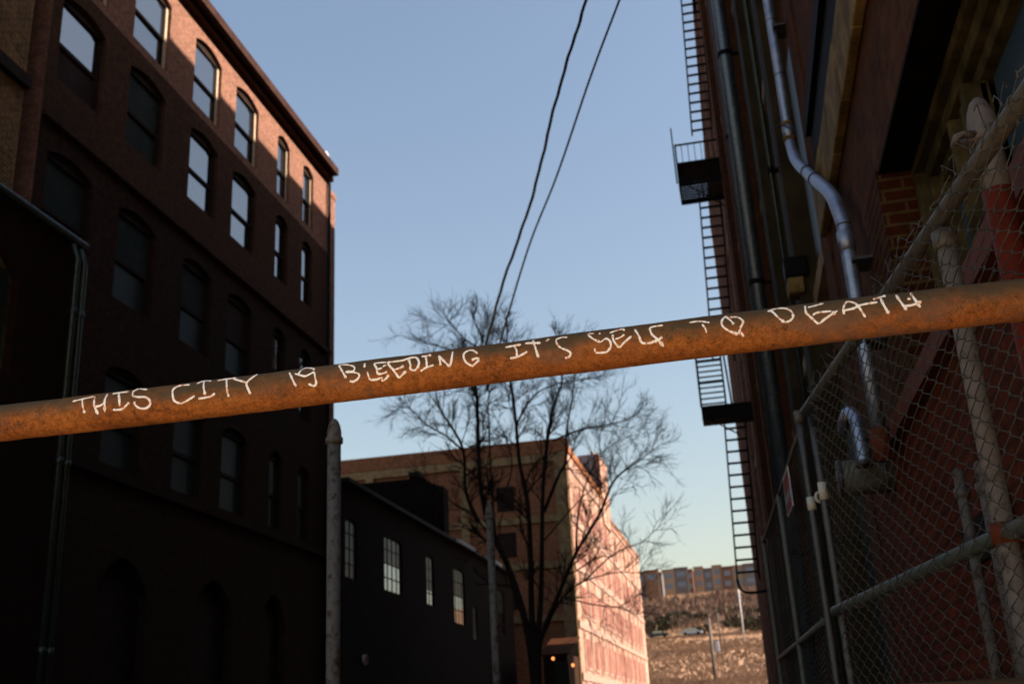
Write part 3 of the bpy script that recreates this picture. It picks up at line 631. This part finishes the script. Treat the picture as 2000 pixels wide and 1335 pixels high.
b = MB(); b.tube([(c0.x+.3, 29.1, c0.z-.08), (.84, 29.1, c0.z-.9)], .02, 6); b.build('brace', 'black_iron', fe)
# lower landing + stair flight above it
d0 = P(1372, 820, Y=29); d1 = P(1370, 793, Y=29)
b = MB(); b.box((d0.x, 29, d0.z), (.92, 29.7, d1.z)); b.build('landing_box', 'black_iron', fe)
b = MB(); b.tube([(d0.x+.25, 29.1, d0.z), (.45, 29.1, d0.z-.5)], .02, 6); b.build('brace', 'black_iron', fe)
s0 = P(1352, 640, Y=29.2); s1 = P(1370, 795, Y=29.2)
b = MB(); b.tube([s0, s1], .035, 6); b.tube([s0+Vector((.68, 0, 0)), s1+Vector((.68, 0, 0))], .03, 6); b.tube([s0+Vector((.74, .3, 0)), s1+Vector((.84, .3, 0))], .03, 6); b.build('stair_rail', 'black_iron', fe)
r = MB(); n = 15
for k in range(n):
    p = s1+(s0-s1)*(k+.5)/n; h_ = .035 if k in (4, 8) else .016; r.box((p.x, p.y-.01, p.z-h_), (p.x+.68, p.y+.05, p.z+h_))
r.build('stair_treads', 'black_iron', fe)

# ------------------------------------------------------------------ chain link fence
FA, FB = 1.06, -.148
def fx(y): return FA+FB*y
cfl = thing('chain_link_fence', (fx(3), 3, 0), 'near chain link fence panel with rusty pipe frame along the right side', 'fence')
def chain(parent, pt, s0, s1, z0, z1, m_, cell=.052, r=.0018, wob=.004):
    mb = MB(); n = int((s1-s0)/cell); mrows = int((z1-z0)/(cell/1.0)); hz = (z1-z0)/mrows
    for i in range(n+1):
        sc = s0+i*cell; pts = []
        for j in range(mrows*2+1):
            side = 1 if ((i+j) % 2) else -1
            z = z0+j*hz/2; top_extra = 0
            for dz in (-.14, .14):
                zz = z+dz*hz/2; ss = sc+side*cell*.5
                w1 = noise.noise(Vector((ss*4, zz*4, 1)))*wob*3.6; w2 = noise.noise(Vector((ss*2, zz*2, 9)))*wob*5; bend = noise.noise(Vector((ss*9, zz*9, 4)))*wob
                pts.append(pt(ss+w1+bend, zz+w2*.6, side*.0022*(1 if dz > 0 else -1)+w2))
        mb.tube(pts, r, 4, False)
        e = pts[-1]; u = pt(sc+random.uniform(-.02, .02), z1+random.uniform(.015, .05), random.uniform(-.02, .02)); mb.tube([e, u, u+Vector((random.uniform(-.01, .01), .012, -.01))], r*.9, 4, False)
    return mb.build('chain_mesh', m_, parent)
fl = math.sqrt(1+FB*FB); fn = Vector((-1, FB, 0)).normalized()
chain(cfl, lambda s, z, o: Vector((fx(s), s, z))+fn*(.028+o), 2.0, 4.46, .15, 2.26, 'wire')
def pipe(parent, name, a, b_, r, m_, n=14):
    m = MB(); a = Vector(a); b_ = Vector(b_); pts = [a+(b_-a)*k/8 for k in range(9)]; m.tube(pts, r, n); return m.build(name, m_, parent, True)
pipe(cfl, 'top_rail', (fx(1.7), 1.7, 2.24), (fx(4.72), 4.72, 2.24), .023, 'rail_paint')
pipe(cfl, 'middle_rail', (fx(1.7), 1.7, 1.385), (fx(4.72), 4.72, 1.385), .021, 'rail_green')
pipe(cfl, 'fence_post', (fx(2.82), 2.82, 0), (fx(2.82), 2.82, 2.2), .026, 'pole_paint')
pipe(cfl, 'fence_post', (fx(4.72)+.025, 4.72, 0), (fx(4.72)+.025, 4.72, 2.24), .018, 'galv_dull')
strap(cfl, (fx(2.82), 2.82, 1.385), .034, 'red_board', name='rail_clamp', L=.05); strap(cfl, (fx(2.82), 2.82, 2.17), .033, 'rail_paint', name='rail_clamp', L=.05)
for yy in (2.25, 2.55, 3.1, 3.4, 3.75, 4.1, 4.45):      # wire ties round the top rail
    b = MB(); c = Vector((fx(yy), yy, 2.24)); b.tube([c+Vector((math.cos(a)*.028, math.sin(a*.5)*.01, math.sin(a)*.028)) for a in [k*math.pi/5 for k in range(11)]], .0022, 5); b.build('wire_tie', 'wire', cfl)
for yy in (2.2, 2.45, 3.05, 3.3, 3.6, 3.9, 4.3):
    b = MB(); c = Vector((fx(yy), yy, 1.385)); b.tube([c+Vector((math.cos(a)*.026, math.sin(a*.5)*.01, math.sin(a)*.026)) for a in [k*math.pi/5 for k in range(11)]], .002, 5); b.build('wire_tie', 'wire', cfl)
# far panel
A2, B2 = Vector((P(1583, 970, Y=5.0).x, 5.0, 0)), Vector((.20, 8.45, 0)); dd = (B2-A2).normalized(); n2 = Vector((-1, dd.x, 0)).normalized(); L2 = (B2-A2).length
cf2 = thing('chain_link_fence', A2, 'far chain link panel carrying the faded red sign, left of the yellow latch', 'fence')
chain(cf2, lambda s, z, o: A2+dd*s+Vector((0, 0, z))+n2*(o-.02), 0.06, L2, .15, 2.27, 'wire_old', .055)
pipe(cf2, 'fence_post', A2, A2+Vector((0, 0, 2.31)), .018, 'galv_dull'); strap(cf2, A2+Vector((0, 0, 2.29)), .022, 'rail_paint', name='post_cap', L=.06)
pipe(cf2, 'top_rail', A2+Vector((0, 0, 2.24)), B2+Vector((0, 0, 2.24)), .011, 'rail_green', 8)
pipe(cf2, 'middle_rail', A2+Vector((0, 0, 1.38)), B2+Vector((0, 0, 1.38)), .016, 'rail_green', 10)
pipe(cf2, 'fence_post', B2, B2+Vector((0, 0, 2.28)), .016, 'rail_green', 10)
pipe(cf2, 'fence_post', A2+dd*1.6, A2+dd*1.6+Vector((0, 0, 2.24)), .018, 'rail_green', 10)
# latch band across the pair of posts
lt = thing('gate_latch', (.33, 4.85, 1.8), 'pale yellow latch band joining the two fence posts', 'latch')
zc = P(1600, 970, Y=4.85).z
strap(lt, A2+Vector((0, 0, zc)), .0195, 'yellow_tape', name='band', L=.06); strap(lt, (fx(4.72)+.025, 4.72, zc), .0195, 'yellow_tape', name='band', L=.075)
cc = P(1600, 970, Y=4.85); b = MB(); ring = [cc+Vector((math.cos(a)*.014, 0, math.sin(a)*.02)) for a in [k*math.pi/8 for k in range(17)]]; b.tube(ring, .007, 8); b.build('ring', 'yellow_tape', lt, True)
# sign on the far panel
sp = [P(x, y, X=None, Y=5.9) for x, y in ((1540, 932), (1560, 1003))]
sgn = thing('warning_sign', (.24, 5.9, 1.9), 'faded red and grey warning sign wired to the far chain link panel, seen edge on', 'sign')
ys_ = min([5+k*.01 for k in range(200)], key=lambda y: abs((A2+dd*((y-5)/dd.y)).x-P(1556, 960, Y=y).x)); yA, yB = ys_-.17, ys_+.17; zT, zB = P(1553, 922, Y=ys_).z, P(1557, 998, Y=ys_).z
def sg_pt(y, z, o): s_ = (y-5.0)/dd.y; return A2+dd*s_+Vector((0, 0, z))+n2*(.04+o)
def sgbox(y0, y1, z0, z1, o0, o1):
    b = MB(); q = [sg_pt(y, z, o) for o in (o0, o1) for y, z in ((y0, z0), (y1, z0), (y1, z1), (y0, z1))]; i = len(b.v); b.v += [tuple(p) for p in q]
    b.f += [(0, 1, 2, 3), (7, 6, 5, 4), (0, 4, 5, 1), (1, 5, 6, 2), (2, 6, 7, 3), (3, 7, 4, 0)]; return b
zd = (zT-zB)
sgbox(yA, yB, zB, zT, 0, .006).build('board', 'sign_white', sgn)
sgbox(yA+.02, yB-.03, zB+zd*.50, zT-.015, .0062, .008).build('sign_face', 'sign_red', sgn)
sgbox(yA+.02, yB-.03, zB+zd*.26, zB+zd*.49, .0062, .008).build('sign_print', 'sign_grey', sgn)
sgbox(yA+.02, yB-.03, zB+zd*.04, zB+zd*.25, .0062, .008).build('sign_face', 'sign_red', sgn)
# ------------------------------------------------------------------ rusty barrier with the writing
YB = 2.3
edge = [(-200, 817+15, 0), (0, 791, 863), (100, 779, 851.5), (265, 760, 833), (560, 724.5, 798), (960, 671.5, 750), (1320, 626, 704), (1820, 564, 644.5), (2000, 545, 626), (2200, 522, 605)]
cent = []
for x, t_, b_ in edge:
    if x == -200: continue
    p = P(x, (t_+b_)/2, Y=YB); cent.append(p)
d0_ = cent[0]-(cent[1]-cent[0])*8; d1_ = cent[-1]+(cent[-1]-cent[-2])*2
line = [Vector((d0_.x, YB, cent[0].z+.01))]+cent+[Vector((d1_.x, YB, cent[-1].z))]
line.sort(key=lambda p: p.x)
import bisect
lx = [p.x for p in line]
def zc_raw(x):
    i = max(1, min(len(lx)-1, bisect.bisect(lx, x))); a, c = line[i-1], line[i]; return a.z+(c.z-a.z)*(x-a.x)/(c.x-a.x)
def zc_at(x): return sum(zc_raw(x+k*.06) for k in range(-3, 4))/7
RB = .0458
gt = thing('gate_barrier', (-.5, YB, 0), 'rusty steel pipe barrier with scratched white writing across the whole view', 'barrier')
XA, XB = -3.2, .98
b = MB(); npt = 240; b.tube([(XA+(XB-XA)*k/npt, YB, zc_at(XA+(XB-XA)*k/npt)) for k in range(npt+1)], RB, 48)
for i, v in enumerate(b.v):        # slightly uneven, pitted surface
    v = Vector(v); n_ = noise.noise(v*9)*.0013+noise.noise(v*45)*.0006; cz = zc_at(v.x); d = Vector((0, v.y-YB, v.z-cz))
    if d.length > 1e-5: b.v[i] = tuple(v+d.normalized()*n_)
barz = zc_at(-.5)
bo = b.build('top_pipe', 'rust', gt, True, origin=(-.5, YB, barz))
b = MB(); b.tube([(XA, YB, 1.0), (XB, YB, 1.0)], .042, 32); b.build('bottom_pipe', 'rust', gt, True, origin=(-.5, YB, 1.0))
b = MB(); b.tube([(XA, YB, 0), (XA, YB, 2.1)], .07, 24); b.build('hinge_post', 'rust', gt, True)
b = MB(); b.tube([(XA+.3, YB, 1.04), (XA+.3, YB, zc_at(XA+.3)-.04)], .03, 16); b.build('brace', 'rust', gt, True)
def on_bar(x, y):
    d = ray(x, y).normalized(); X = P(x, y, Y=YB-RB).x; z0 = zc_at(X)
    oy, oz = CAM.y-YB, CAM.z-z0; a = d.y**2+d.z**2; bb = 2*(oy*d.y+oz*d.z); c = oy*oy+oz*oz-RB*RB; D = bb*bb-4*a*c
    t_ = (-bb-math.sqrt(D))/(2*a) if D > 0 else -bb/(2*a)
    p = CAM+d*t_; nrm = Vector((0, p.y-YB, p.z-z0)).normalized(); p = Vector((p.x, YB, z0))+nrm*RB
    return p, nrm
crops = {1: (100, 680, 4.348), 2: (540, 640, 4.762), 3: (960, 600, 5.556), 4: (1320, 560, 4.0)}
WORDS = [
 (1, 'THIS', [[(180,450),(260,432),(370,408)],[(265,430),(268,490),(285,552)],[(372,408),(365,480),(400,562)],[(478,388),(455,440),(455,540)],[(370,495),(415,485),(455,460)],[(522,385),(590,375),(660,368)],[(572,375),(578,440),(582,488)],[(525,515),(545,522),(600,515),(630,490),(662,458)],[(815,350),(750,345),(700,365),(695,400),(740,412),(800,412),(835,440),(838,480),(800,510),(745,505),(710,475),(708,450)]]),
 (1, 'CITY', [[(1178,308),(1100,315),(1050,335),(1030,365),(1038,430),(1060,455),(1105,465),(1160,440),(1218,402)],[(1235,300),(1300,278),(1360,278)],[(1298,280),(1295,330),(1308,395)],[(1248,425),(1300,420),(1360,405),(1392,378)],[(1412,275),(1490,262),(1575,252)],[(1490,265),(1492,340),(1508,412)],[(1552,262),(1610,275),(1660,292)],[(1750,222),(1705,250),(1660,292),(1670,340),(1692,388)]]),
 (2, 'IS', [[(120,415),(150,480),(182,548)],[(172,425),(200,430),(230,395),(280,375),(345,380),(345,395)],[(200,432),(265,448),(320,425),(350,415),(362,470),(370,515),(345,540),(295,518)]]),
 (2, 'BLEEDING', [[(582,348),(610,400),(650,470)],[(582,348),(660,345),(722,362),(715,400),(640,410)],[(640,410),(730,415),(770,435),(755,475),(710,500),(680,492)],[(822,330),(818,370)],[(845,405),(860,460),(880,482),(940,478),(965,460)],[(1025,320),(960,325),(912,335),(930,370),(945,425),(1000,420),(1030,405)],[(1003,348),(1008,360)],[(940,385),(985,372)],[(975,455),(985,490),(1020,470),(1045,435)],[(1185,300),(1100,312),(1040,322),(1055,355),(1085,390),(1115,430),(1140,460),(1170,435),(1205,400)],[(1085,390),(1140,375),(1185,352)],[(1180,300),(1240,280),(1300,275),(1325,320),(1310,370),(1280,395),(1245,380),(1245,340),(1228,290)],[(1350,262),(1390,262),(1440,250)],[(1388,262),(1395,310),(1398,365)],[(1340,405),(1370,380),(1410,362),(1462,345)],[(1525,352),(1520,300),(1510,258)],[(1510,258),(1560,310),(1610,362)],[(1610,362),(1625,320),(1632,270),(1640,218)],[(1870,238),(1830,210),(1785,212),(1745,240),(1745,285),(1770,325),(1820,352),(1850,330),(1888,292)],[(1888,292),(1860,280),(1815,300)]]),
 (3, 'ITS', [[(150,432),(240,415),(322,402)],[(245,415),(270,460),(275,530)],[(200,552),(270,540),(335,510),(390,478)],[(365,388),(450,385),(535,385)],[(450,358),(470,420),(510,545)],[(592,368),(625,342)],[(825,328),(780,325),(725,340),(700,362),(725,415),(765,445),(830,470),(858,500),(840,535),(795,550)]]),
 (3, 'SELF', [[(1190,288),(1160,286)],[(1115,285),(1050,292),(1100,340),(1185,380)],[(1185,380),(1240,340),(1285,365),(1295,420),(1260,475),(1220,490),(1130,488),(1125,440)],[(1280,280),(1340,258),(1430,235),(1435,255)],[(1315,295),(1325,360),(1385,430),(1440,380),(1520,310)],[(1340,345),(1400,325),(1445,292)],[(1555,240),(1600,310),(1630,380),(1700,390),(1760,370),(1800,355)],[(1862,195),(1780,205),(1715,222)],[(1715,222),(1740,290),(1800,345),(1870,425)],[(1770,375),(1815,350),(1855,315)]]),
 (4, 'TO', [[(105,280),(185,270),(265,280)],[(205,290),(230,325),(240,358)],[(400,228),(365,255),(362,300),(410,340),(490,372)],[(490,372),(505,320),(525,270),(480,238),(405,240)],[(390,235),(430,265),(455,295)],[(505,350),(530,388)]]),
 (4, 'DEATH', [[(850,278),(890,265),(915,235),(905,195),(860,170),(790,172),(725,190),(755,195),(800,240),(850,278)],[(1030,162),(1090,148),(1155,130)],[(1010,148),(1018,200),(1055,238),(1095,275),(1118,290)],[(1118,290),(1180,240),(1265,185)],[(1070,220),(1110,200),(1215,190)],[(1315,215),(1310,165),(1335,118),(1400,128),(1440,170),(1482,238)],[(1300,185),(1380,170),(1450,140),(1575,118)],[(1540,98),(1600,80),(1640,68)],[(1598,85),(1630,150),(1665,210)],[(1720,62),(1760,120),(1805,182)],[(1835,48),(1870,100),(1912,160)],[(1820,80),(1822,100)],[(1775,150),(1850,140),(1922,110)]]),
]
for c, wd_, strokes in WORDS:
    ox, oy, sc = crops[c]; mb = MB()
    for st in strokes:
        pp = [Vector((ox+x/sc, oy+y/sc, 0)) for x, y in st]
        sm = bez(pp, 7); pts = []; rs = []
        for i, q in enumerate(sm):
            p, nr = on_bar(q.x, q.y); k = .0029+.0013*noise.noise(Vector((q.x*.16, q.y*.16, 3)))+.0007*noise.noise(Vector((q.x*.6, q.y*.6, 8)))+.0005*noise.noise(Vector((q.x*2.1, q.y*2.1, 5)))
            if i < 1 or i > len(sm)-2: k *= .55
            elif i in (len(sm)-4, len(sm)-3) and (len(sm)+int(q.x)) % 2: k *= 1.6
            k = max(k, .0008); rs.append(k); pts.append(p-nr*k*.35)
        mb.tube(pts, rs, 8)
    mb.build('lettering', 'letters', gt, True)

# ------------------------------------------------------------------ overhead cables
for k, (pl, lab) in enumerate((([(1145, 0), (1085, 200), (1035, 400), (980, 560), (955, 650), (921, 760)], 'thicker twisted black overhead cable, left one of the two'),
                               ([(1210, 0), (1150, 160), (1085, 350), (1030, 490), (985, 640), (952, 760)], 'thinner straight black overhead cable, right one of the two'))):
    # straight span from over the lane to the block behind the workshop
    n = len(pl); pts = []
    for i, (x, y) in enumerate(pl): pts.append(P(x, y, Y=9+(i/(n-1))**1.6*36))
    d = pts[0]-pts[1]; pts = [pts[0]+d*.6]+pts
    sm = bez(pts, 14)
    if k == 0:
        sm = [p+Vector((.0045*math.sin(i*.8)*(p.y/12)+.004*math.sin(i*1.9), 0, .004*math.cos(i*.8))) for i, p in enumerate(sm)]
    b = MB(); b.tube(sm, [.0016*p.y*(.9 if k == 0 else .6)+.004 for p in sm], 6)
    tag(b.build('overhead_cable', 'cable', None, True), lab, 'cable', 'overhead cables')

# ------------------------------------------------------------------ bare tree
YT = 40.0
tr = thing('bare_tree', (P(1045, 1260, Y=YT).x, YT, 0), 'leafless many stemmed tree in the middle of the photo', 'tree')
def T(x, y, dy=0): return P(x, y, Y=YT+dy)
stems = [  # (pixel path, dy end, r0, r1)
 ([(1040,1290),(1020,1190),(990,1100),(968,1050),(945,990),(935,900),(932,780),(925,720),(942,670),(930,635)], 1, .17, .03),
 ([(1044,1290),(1038,1180),(1036,1080),(1030,980),(1015,905),(1008,830),(1000,760),(988,710),(990,670)], -1, .15, .03),
 ([(1048,1290),(1055,1190),(1058,1100),(1060,960),(1068,870),(1080,800),(1098,740),(1088,690)], 2, .14, .03),
 ([(1052,1290),(1062,1230),(1095,1150),(1125,1080),(1170,1005),(1195,945),(1220,918),(1250,898),(1272,880)], -2, .12, .015),
 ([(1050,1290),(1070,1220),(1100,1165),(1140,1135),(1200,1118),(1250,1118)], 1.5, .07, .012),
 ([(935,1020),(910,960),(905,880),(880,830),(860,800),(845,740)], -2, .09, .02),
 ([(905,880),(870,850),(835,830),(810,805),(790,788)], -3, .05, .012),
 ([(1062,1000),(1090,930),(1105,900),(1107,840),(1118,775),(1122,730)], -1, .08, .02),
 ([(968,1050),(960,940),(956,860),(953,780)], 2, .05, .03),
 ([(932,780),(900,700),(870,680),(840,672),(810,665),(785,655)], 2, .06, .01),
 ([(932,720),(930,680),(905,660),(885,635),(872,622)], -2, .05, .01),
 ([(1008,830),(1030,790),(1060,760),(1110,745),(1150,740)], 3, .05, .012),
 ([(1080,860),(1130,840),(1180,830),(1215,822),(1235,812)], -3, .05, .01),
 ([(1125,1080),(1130,1000),(1150,930),(1180,880),(1230,850)], 2.5, .05, .01),
 ([(990,1100),(930,1010),(890,985),(850,950)], -2, .05, .015),
 ([(945,990),(985,960),(1000,905),(985,850),(960,800)], 3, .05, .015),
 ([(1058,1060),(1110,1000),(1150,960),(1200,930)], 3, .04, .01),
 ([(1140,1135),(1200,1080),(1250,1060),(1285,1030)], -1, .035, .008),
 ([(1100,1165),(1160,1180),(1210,1185),(1240,1200)], -1, .03, .008),
]
trk = MB(); twg = MB(); rnd = random.Random(11)
def twig(p, d, L, r, depth):
    n = 3; pts = [p]; q = p.copy()
    for i in range(n):
        d = (d+Vector((rnd.gauss(0, .13), rnd.gauss(0, .13), rnd.gauss(.02, .13)))).normalized(); q = q+d*(L/n); pts.append(q.copy())
        if depth > 0:
            for _ in range(rnd.choice((1, 2, 2)) if depth > 1 else rnd.choice((0, 1, 2))):
                s_ = Vector((rnd.gauss(0, 1), rnd.gauss(0, 1), rnd.gauss(0, 1))).normalized()
                twig(q.copy(), (d*.95+s_*.62+Vector((0, 0, .10))).normalized(), L*rnd.uniform(.45, .8), r*.62, depth-1)
    twg.tube(pts, [r*1.5, r*1.2, r*.9, r*.55], 3, False)
for path, dyE, r0, r1 in stems:
    n = len(path); pts = [T(x, y, dyE*(i/(n-1))**1.3) for i, (x, y) in enumerate(path)]
    if path[0][1] >= 1290: pts = [Vector((pts[0].x*.5+tr.location.x*.5, YT, 0))]+pts
    sm = bez(pts, 5); rs = [r0+(r1-r0)*(i/(len(sm)-1))**.8 for i in range(len(sm))]
    trk.tube(sm, rs, 8)
    m_ = len(sm)
    start = 12 if path[0][1] >= 1290 else 3
    for i in range(start, m_):
        f = i/m_
        if sm[i].z > T(940, 640).z: continue
        if rnd.random() < .4+.6*f:
            t_ = (sm[i]-sm[i-1]).normalized(); s_ = Vector((rnd.gauss(0, 1), rnd.gauss(0, 1), rnd.gauss(0, .7))).normalized()
            twig(sm[i].copy(), (t_*.6+s_*.8+Vector((0, 0, .15))).normalized(), rnd.uniform(.6, 1.3), max(.011, rs[i]*.34), 2 if rnd.random() < .4 else 3)
    twig(sm[-1].copy(), (sm[-1]-sm[-2]).normalized(), .8, r1*.8, 3)
trk.build('trunk', 'bark', tr, True); twg.build('crown', 'bark', tr)
print('twig faces', len(twg.f))

# ------------------------------------------------------------------ far hillside
def apartment(px0, px1, ytop, Y, mats, label, seed, levels=3):
    rn = random.Random(seed); a = P(px0, ytop, Y=Y); b_ = P(px1, ytop, Y=Y); x0, x1 = a.x, b_.x; zt = a.z
    t_ = thing('apartment_building', ((x0+x1)/2, Y, gz((x0+x1)/2, Y)), label, 'building', 'apartments along the hilltop'); h = 3.0
    z0 = zt-h*levels-1; x = x0; k = 0
    while x < x1-.6:
        w_ = rn.uniform(2.4, 4.2); xe = min(x+w_, x1); top = zt+rn.uniform(-.7, .35)+(.3 if k % 2 else 0); pr = rn.choice((0, .6, 1.2)); m_ = mats[k % len(mats)]
        b = MB(); b.box((x, Y-pr, z0-4), (xe-.01, Y+10, top)); b.box((x-.1, Y-pr-.3, top+.002), (xe+.1, Y+10, top+.25)); f = b.build('wall_bay', m_, t_)
        for l in range(levels):
            b = MB(); zz = top-2.5-l*h; mw = (xe-x)*.2; b.box((x+mw, Y-pr-.06, zz), (xe-mw, Y-pr-.004, zz+1.5)); b.build('window', 'glass_far', f)
        x = xe; k += 1
apartment(1240, 1292, 1118, 322, ['apt_grey', 'apt_brown'], 'low grey apartment block at the left end of the hilltop row', 3, 1)
apartment(1293, 1352, 1115, 330, ['apt_cream', 'apt_grey', 'apt_red'], 'cream and red apartment block in the middle of the hilltop row', 5, 2)
apartment(1354, 1500, 1110, 335, ['apt_cream', 'apt_grey', 'apt_cream', 'apt_red'], 'tallest cream and grey apartment block at the right end of the hilltop row', 8, 4)
rn = random.Random(5)
def scrub(name, m_, n, xr, yr, hmin, hmax, cond=lambda x, y: True, fat=1.0):
    mb = MB()
    for _ in range(n):
        y = rn.uniform(*yr); x = rn.uniform(xr[0], xr[1])*y/200.0
        if 228.6 < y < 234.6 or not cond(x, y): continue
        z = gz(x, y); h = rn.uniform(hmin, hmax)
        for k in range(7):
            a = rn.uniform(0, 6.28); s_ = rn.uniform(.15, .55)*h*fat; dx, dy = math.cos(a)*s_, math.sin(a)*s_; hh = h*rn.uniform(.6, 1)
            w_ = .07*h*fat
            mb.face([(x-w_, y, z-.1), (x+w_, y+.05, z-.1), (x+dx+w_*.8, y+dy, z+hh*.8), (x+dx, y+dy, z+hh), (x+dx-w_*.8, y+dy, z+hh*.75)])
    return tag(mb.build(name, m_), kind='stuff')
scrub('dry_brush', 'brush', 24000, (-24, 6), (112, 332), .18, .65, fat=.9)
scrub('hillside_thicket', 'thicket', 1500, (-24, 6), (250, 314), 1.2, 3.0, fat=.55)
scrub('evergreen_scrub', 'evergreen', 900, (-18, 4), (242, 275), 1.0, 2.6, lambda x, y: noise.noise(Vector((x*.09, y*.09, 2))) > -.05, 1.3)
def pole(x, ytop, ybot, Y, r, m_, label, cross=False):
    a = P(x, ytop, Y=Y); zb = gz(a.x, Y); t_ = thing('utility_pole', (a.x, Y, zb), label, 'pole', 'poles on the hillside')
    b = MB(); b.tube([(a.x, Y, zb-.3), (a.x, Y, a.z)], [r*1.2, r], 8); b.build('shaft', m_, t_, True)
    if cross: b = MB(); b.box((a.x-1.0, Y-.08, a.z-.6), (a.x+1.0, Y+.08, a.z-.42)); b.build('crossarm', m_, t_)
pole(1442, 1150, 1230, 215, .11, 'white_trim', 'pale slender mast on the hillside beside the mill wall')
pole(1384, 1206, 1335, 140, .17, 'bollard_paint', 'brown wooden pole standing in the dry brush')
pole(1401, 1196, 1240, 218, .12, 'bollard_paint', 'short thin pole by the hillside road')
YH = min(range(115, 225), key=lambda y: abs(P(1401, 1275, Y=y).z-gz(P(1401, 1275, Y=y).x, y))); hb = P(1401, 1262, Y=YH); gh = gz(hb.x, YH); hz_ = P(1401, 1250, Y=YH).z
ut = thing('roadside_cabinet', (hb.x, YH, gh), 'small white cabinet in the brush right of the brown pole', 'cabinet')
b = MB(); b.box((hb.x-.32, YH-.3, gh-.2), (hb.x+.32, YH+.3, hz_)); b.build('body', 'white_trim', ut, bevel=.05); b = MB(); b.box((hb.x-.38, YH-.36, hz_+.004), (hb.x+.38, YH+.36, hz_+.1)); b.build('lid', 'galv_dull', ut)
def car(x, Y, m_, label):
    z = gz(x, Y)+.36; t_ = thing('parked_car', (x, Y, z), label, 'car', 'cars on the hillside road')
    b = MB(); prof = [(-2.1, .35), (2.1, .35), (2.15, .8), (1.3, .95), (.8, 1.42), (-.9, 1.45), (-1.6, 1.0), (-2.15, .9)]
    b.face([(x+p, Y-.85, z+q) for p, q in prof]); b.face([(x+p, Y+.85, z+q) for p, q in prof[::-1]])
    for (p0, q0), (p1, q1) in zip(prof, prof[1:]+prof[:1]): b.face([(x+p0, Y-.85, z+q0), (x+p0, Y+.85, z+q0), (x+p1, Y+.85, z+q1), (x+p1, Y-.85, z+q1)])
    b.build('body', m_, t_, bevel=.08)
    b = MB(); b.box((x-1.1, Y-.87, z+.95), (x+.85, Y-.853, z+1.33)); b.build('side_window', 'glass', t_)
    for dx in (-1.3, 1.3):
        b = MB(); b.tube([(x+dx, Y-.88, z+.33), (x+dx, Y-.66, z+.33)], .33, 14); b.build('wheel', 'black_iron', t_)
car(P(1352, 1240, Y=229).x, 229, 'white_trim', 'white car on the hillside road'); car(P(1285, 1228, Y=233).x, 233, 'galv_dull', 'grey car on the hillside road near the sunny warehouse wall')

# ------------------------------------------------------------------ the pavement behind the camera, unseen, added to bounce sun onto the barrier
b = MB(); b.face([(-9, -12, .004), (13, -12, .004), (13, 2.4, .004), (-9, 2.4, .004)])
tag(b.build('bounce_pavement', 'concrete'), kind='structure')
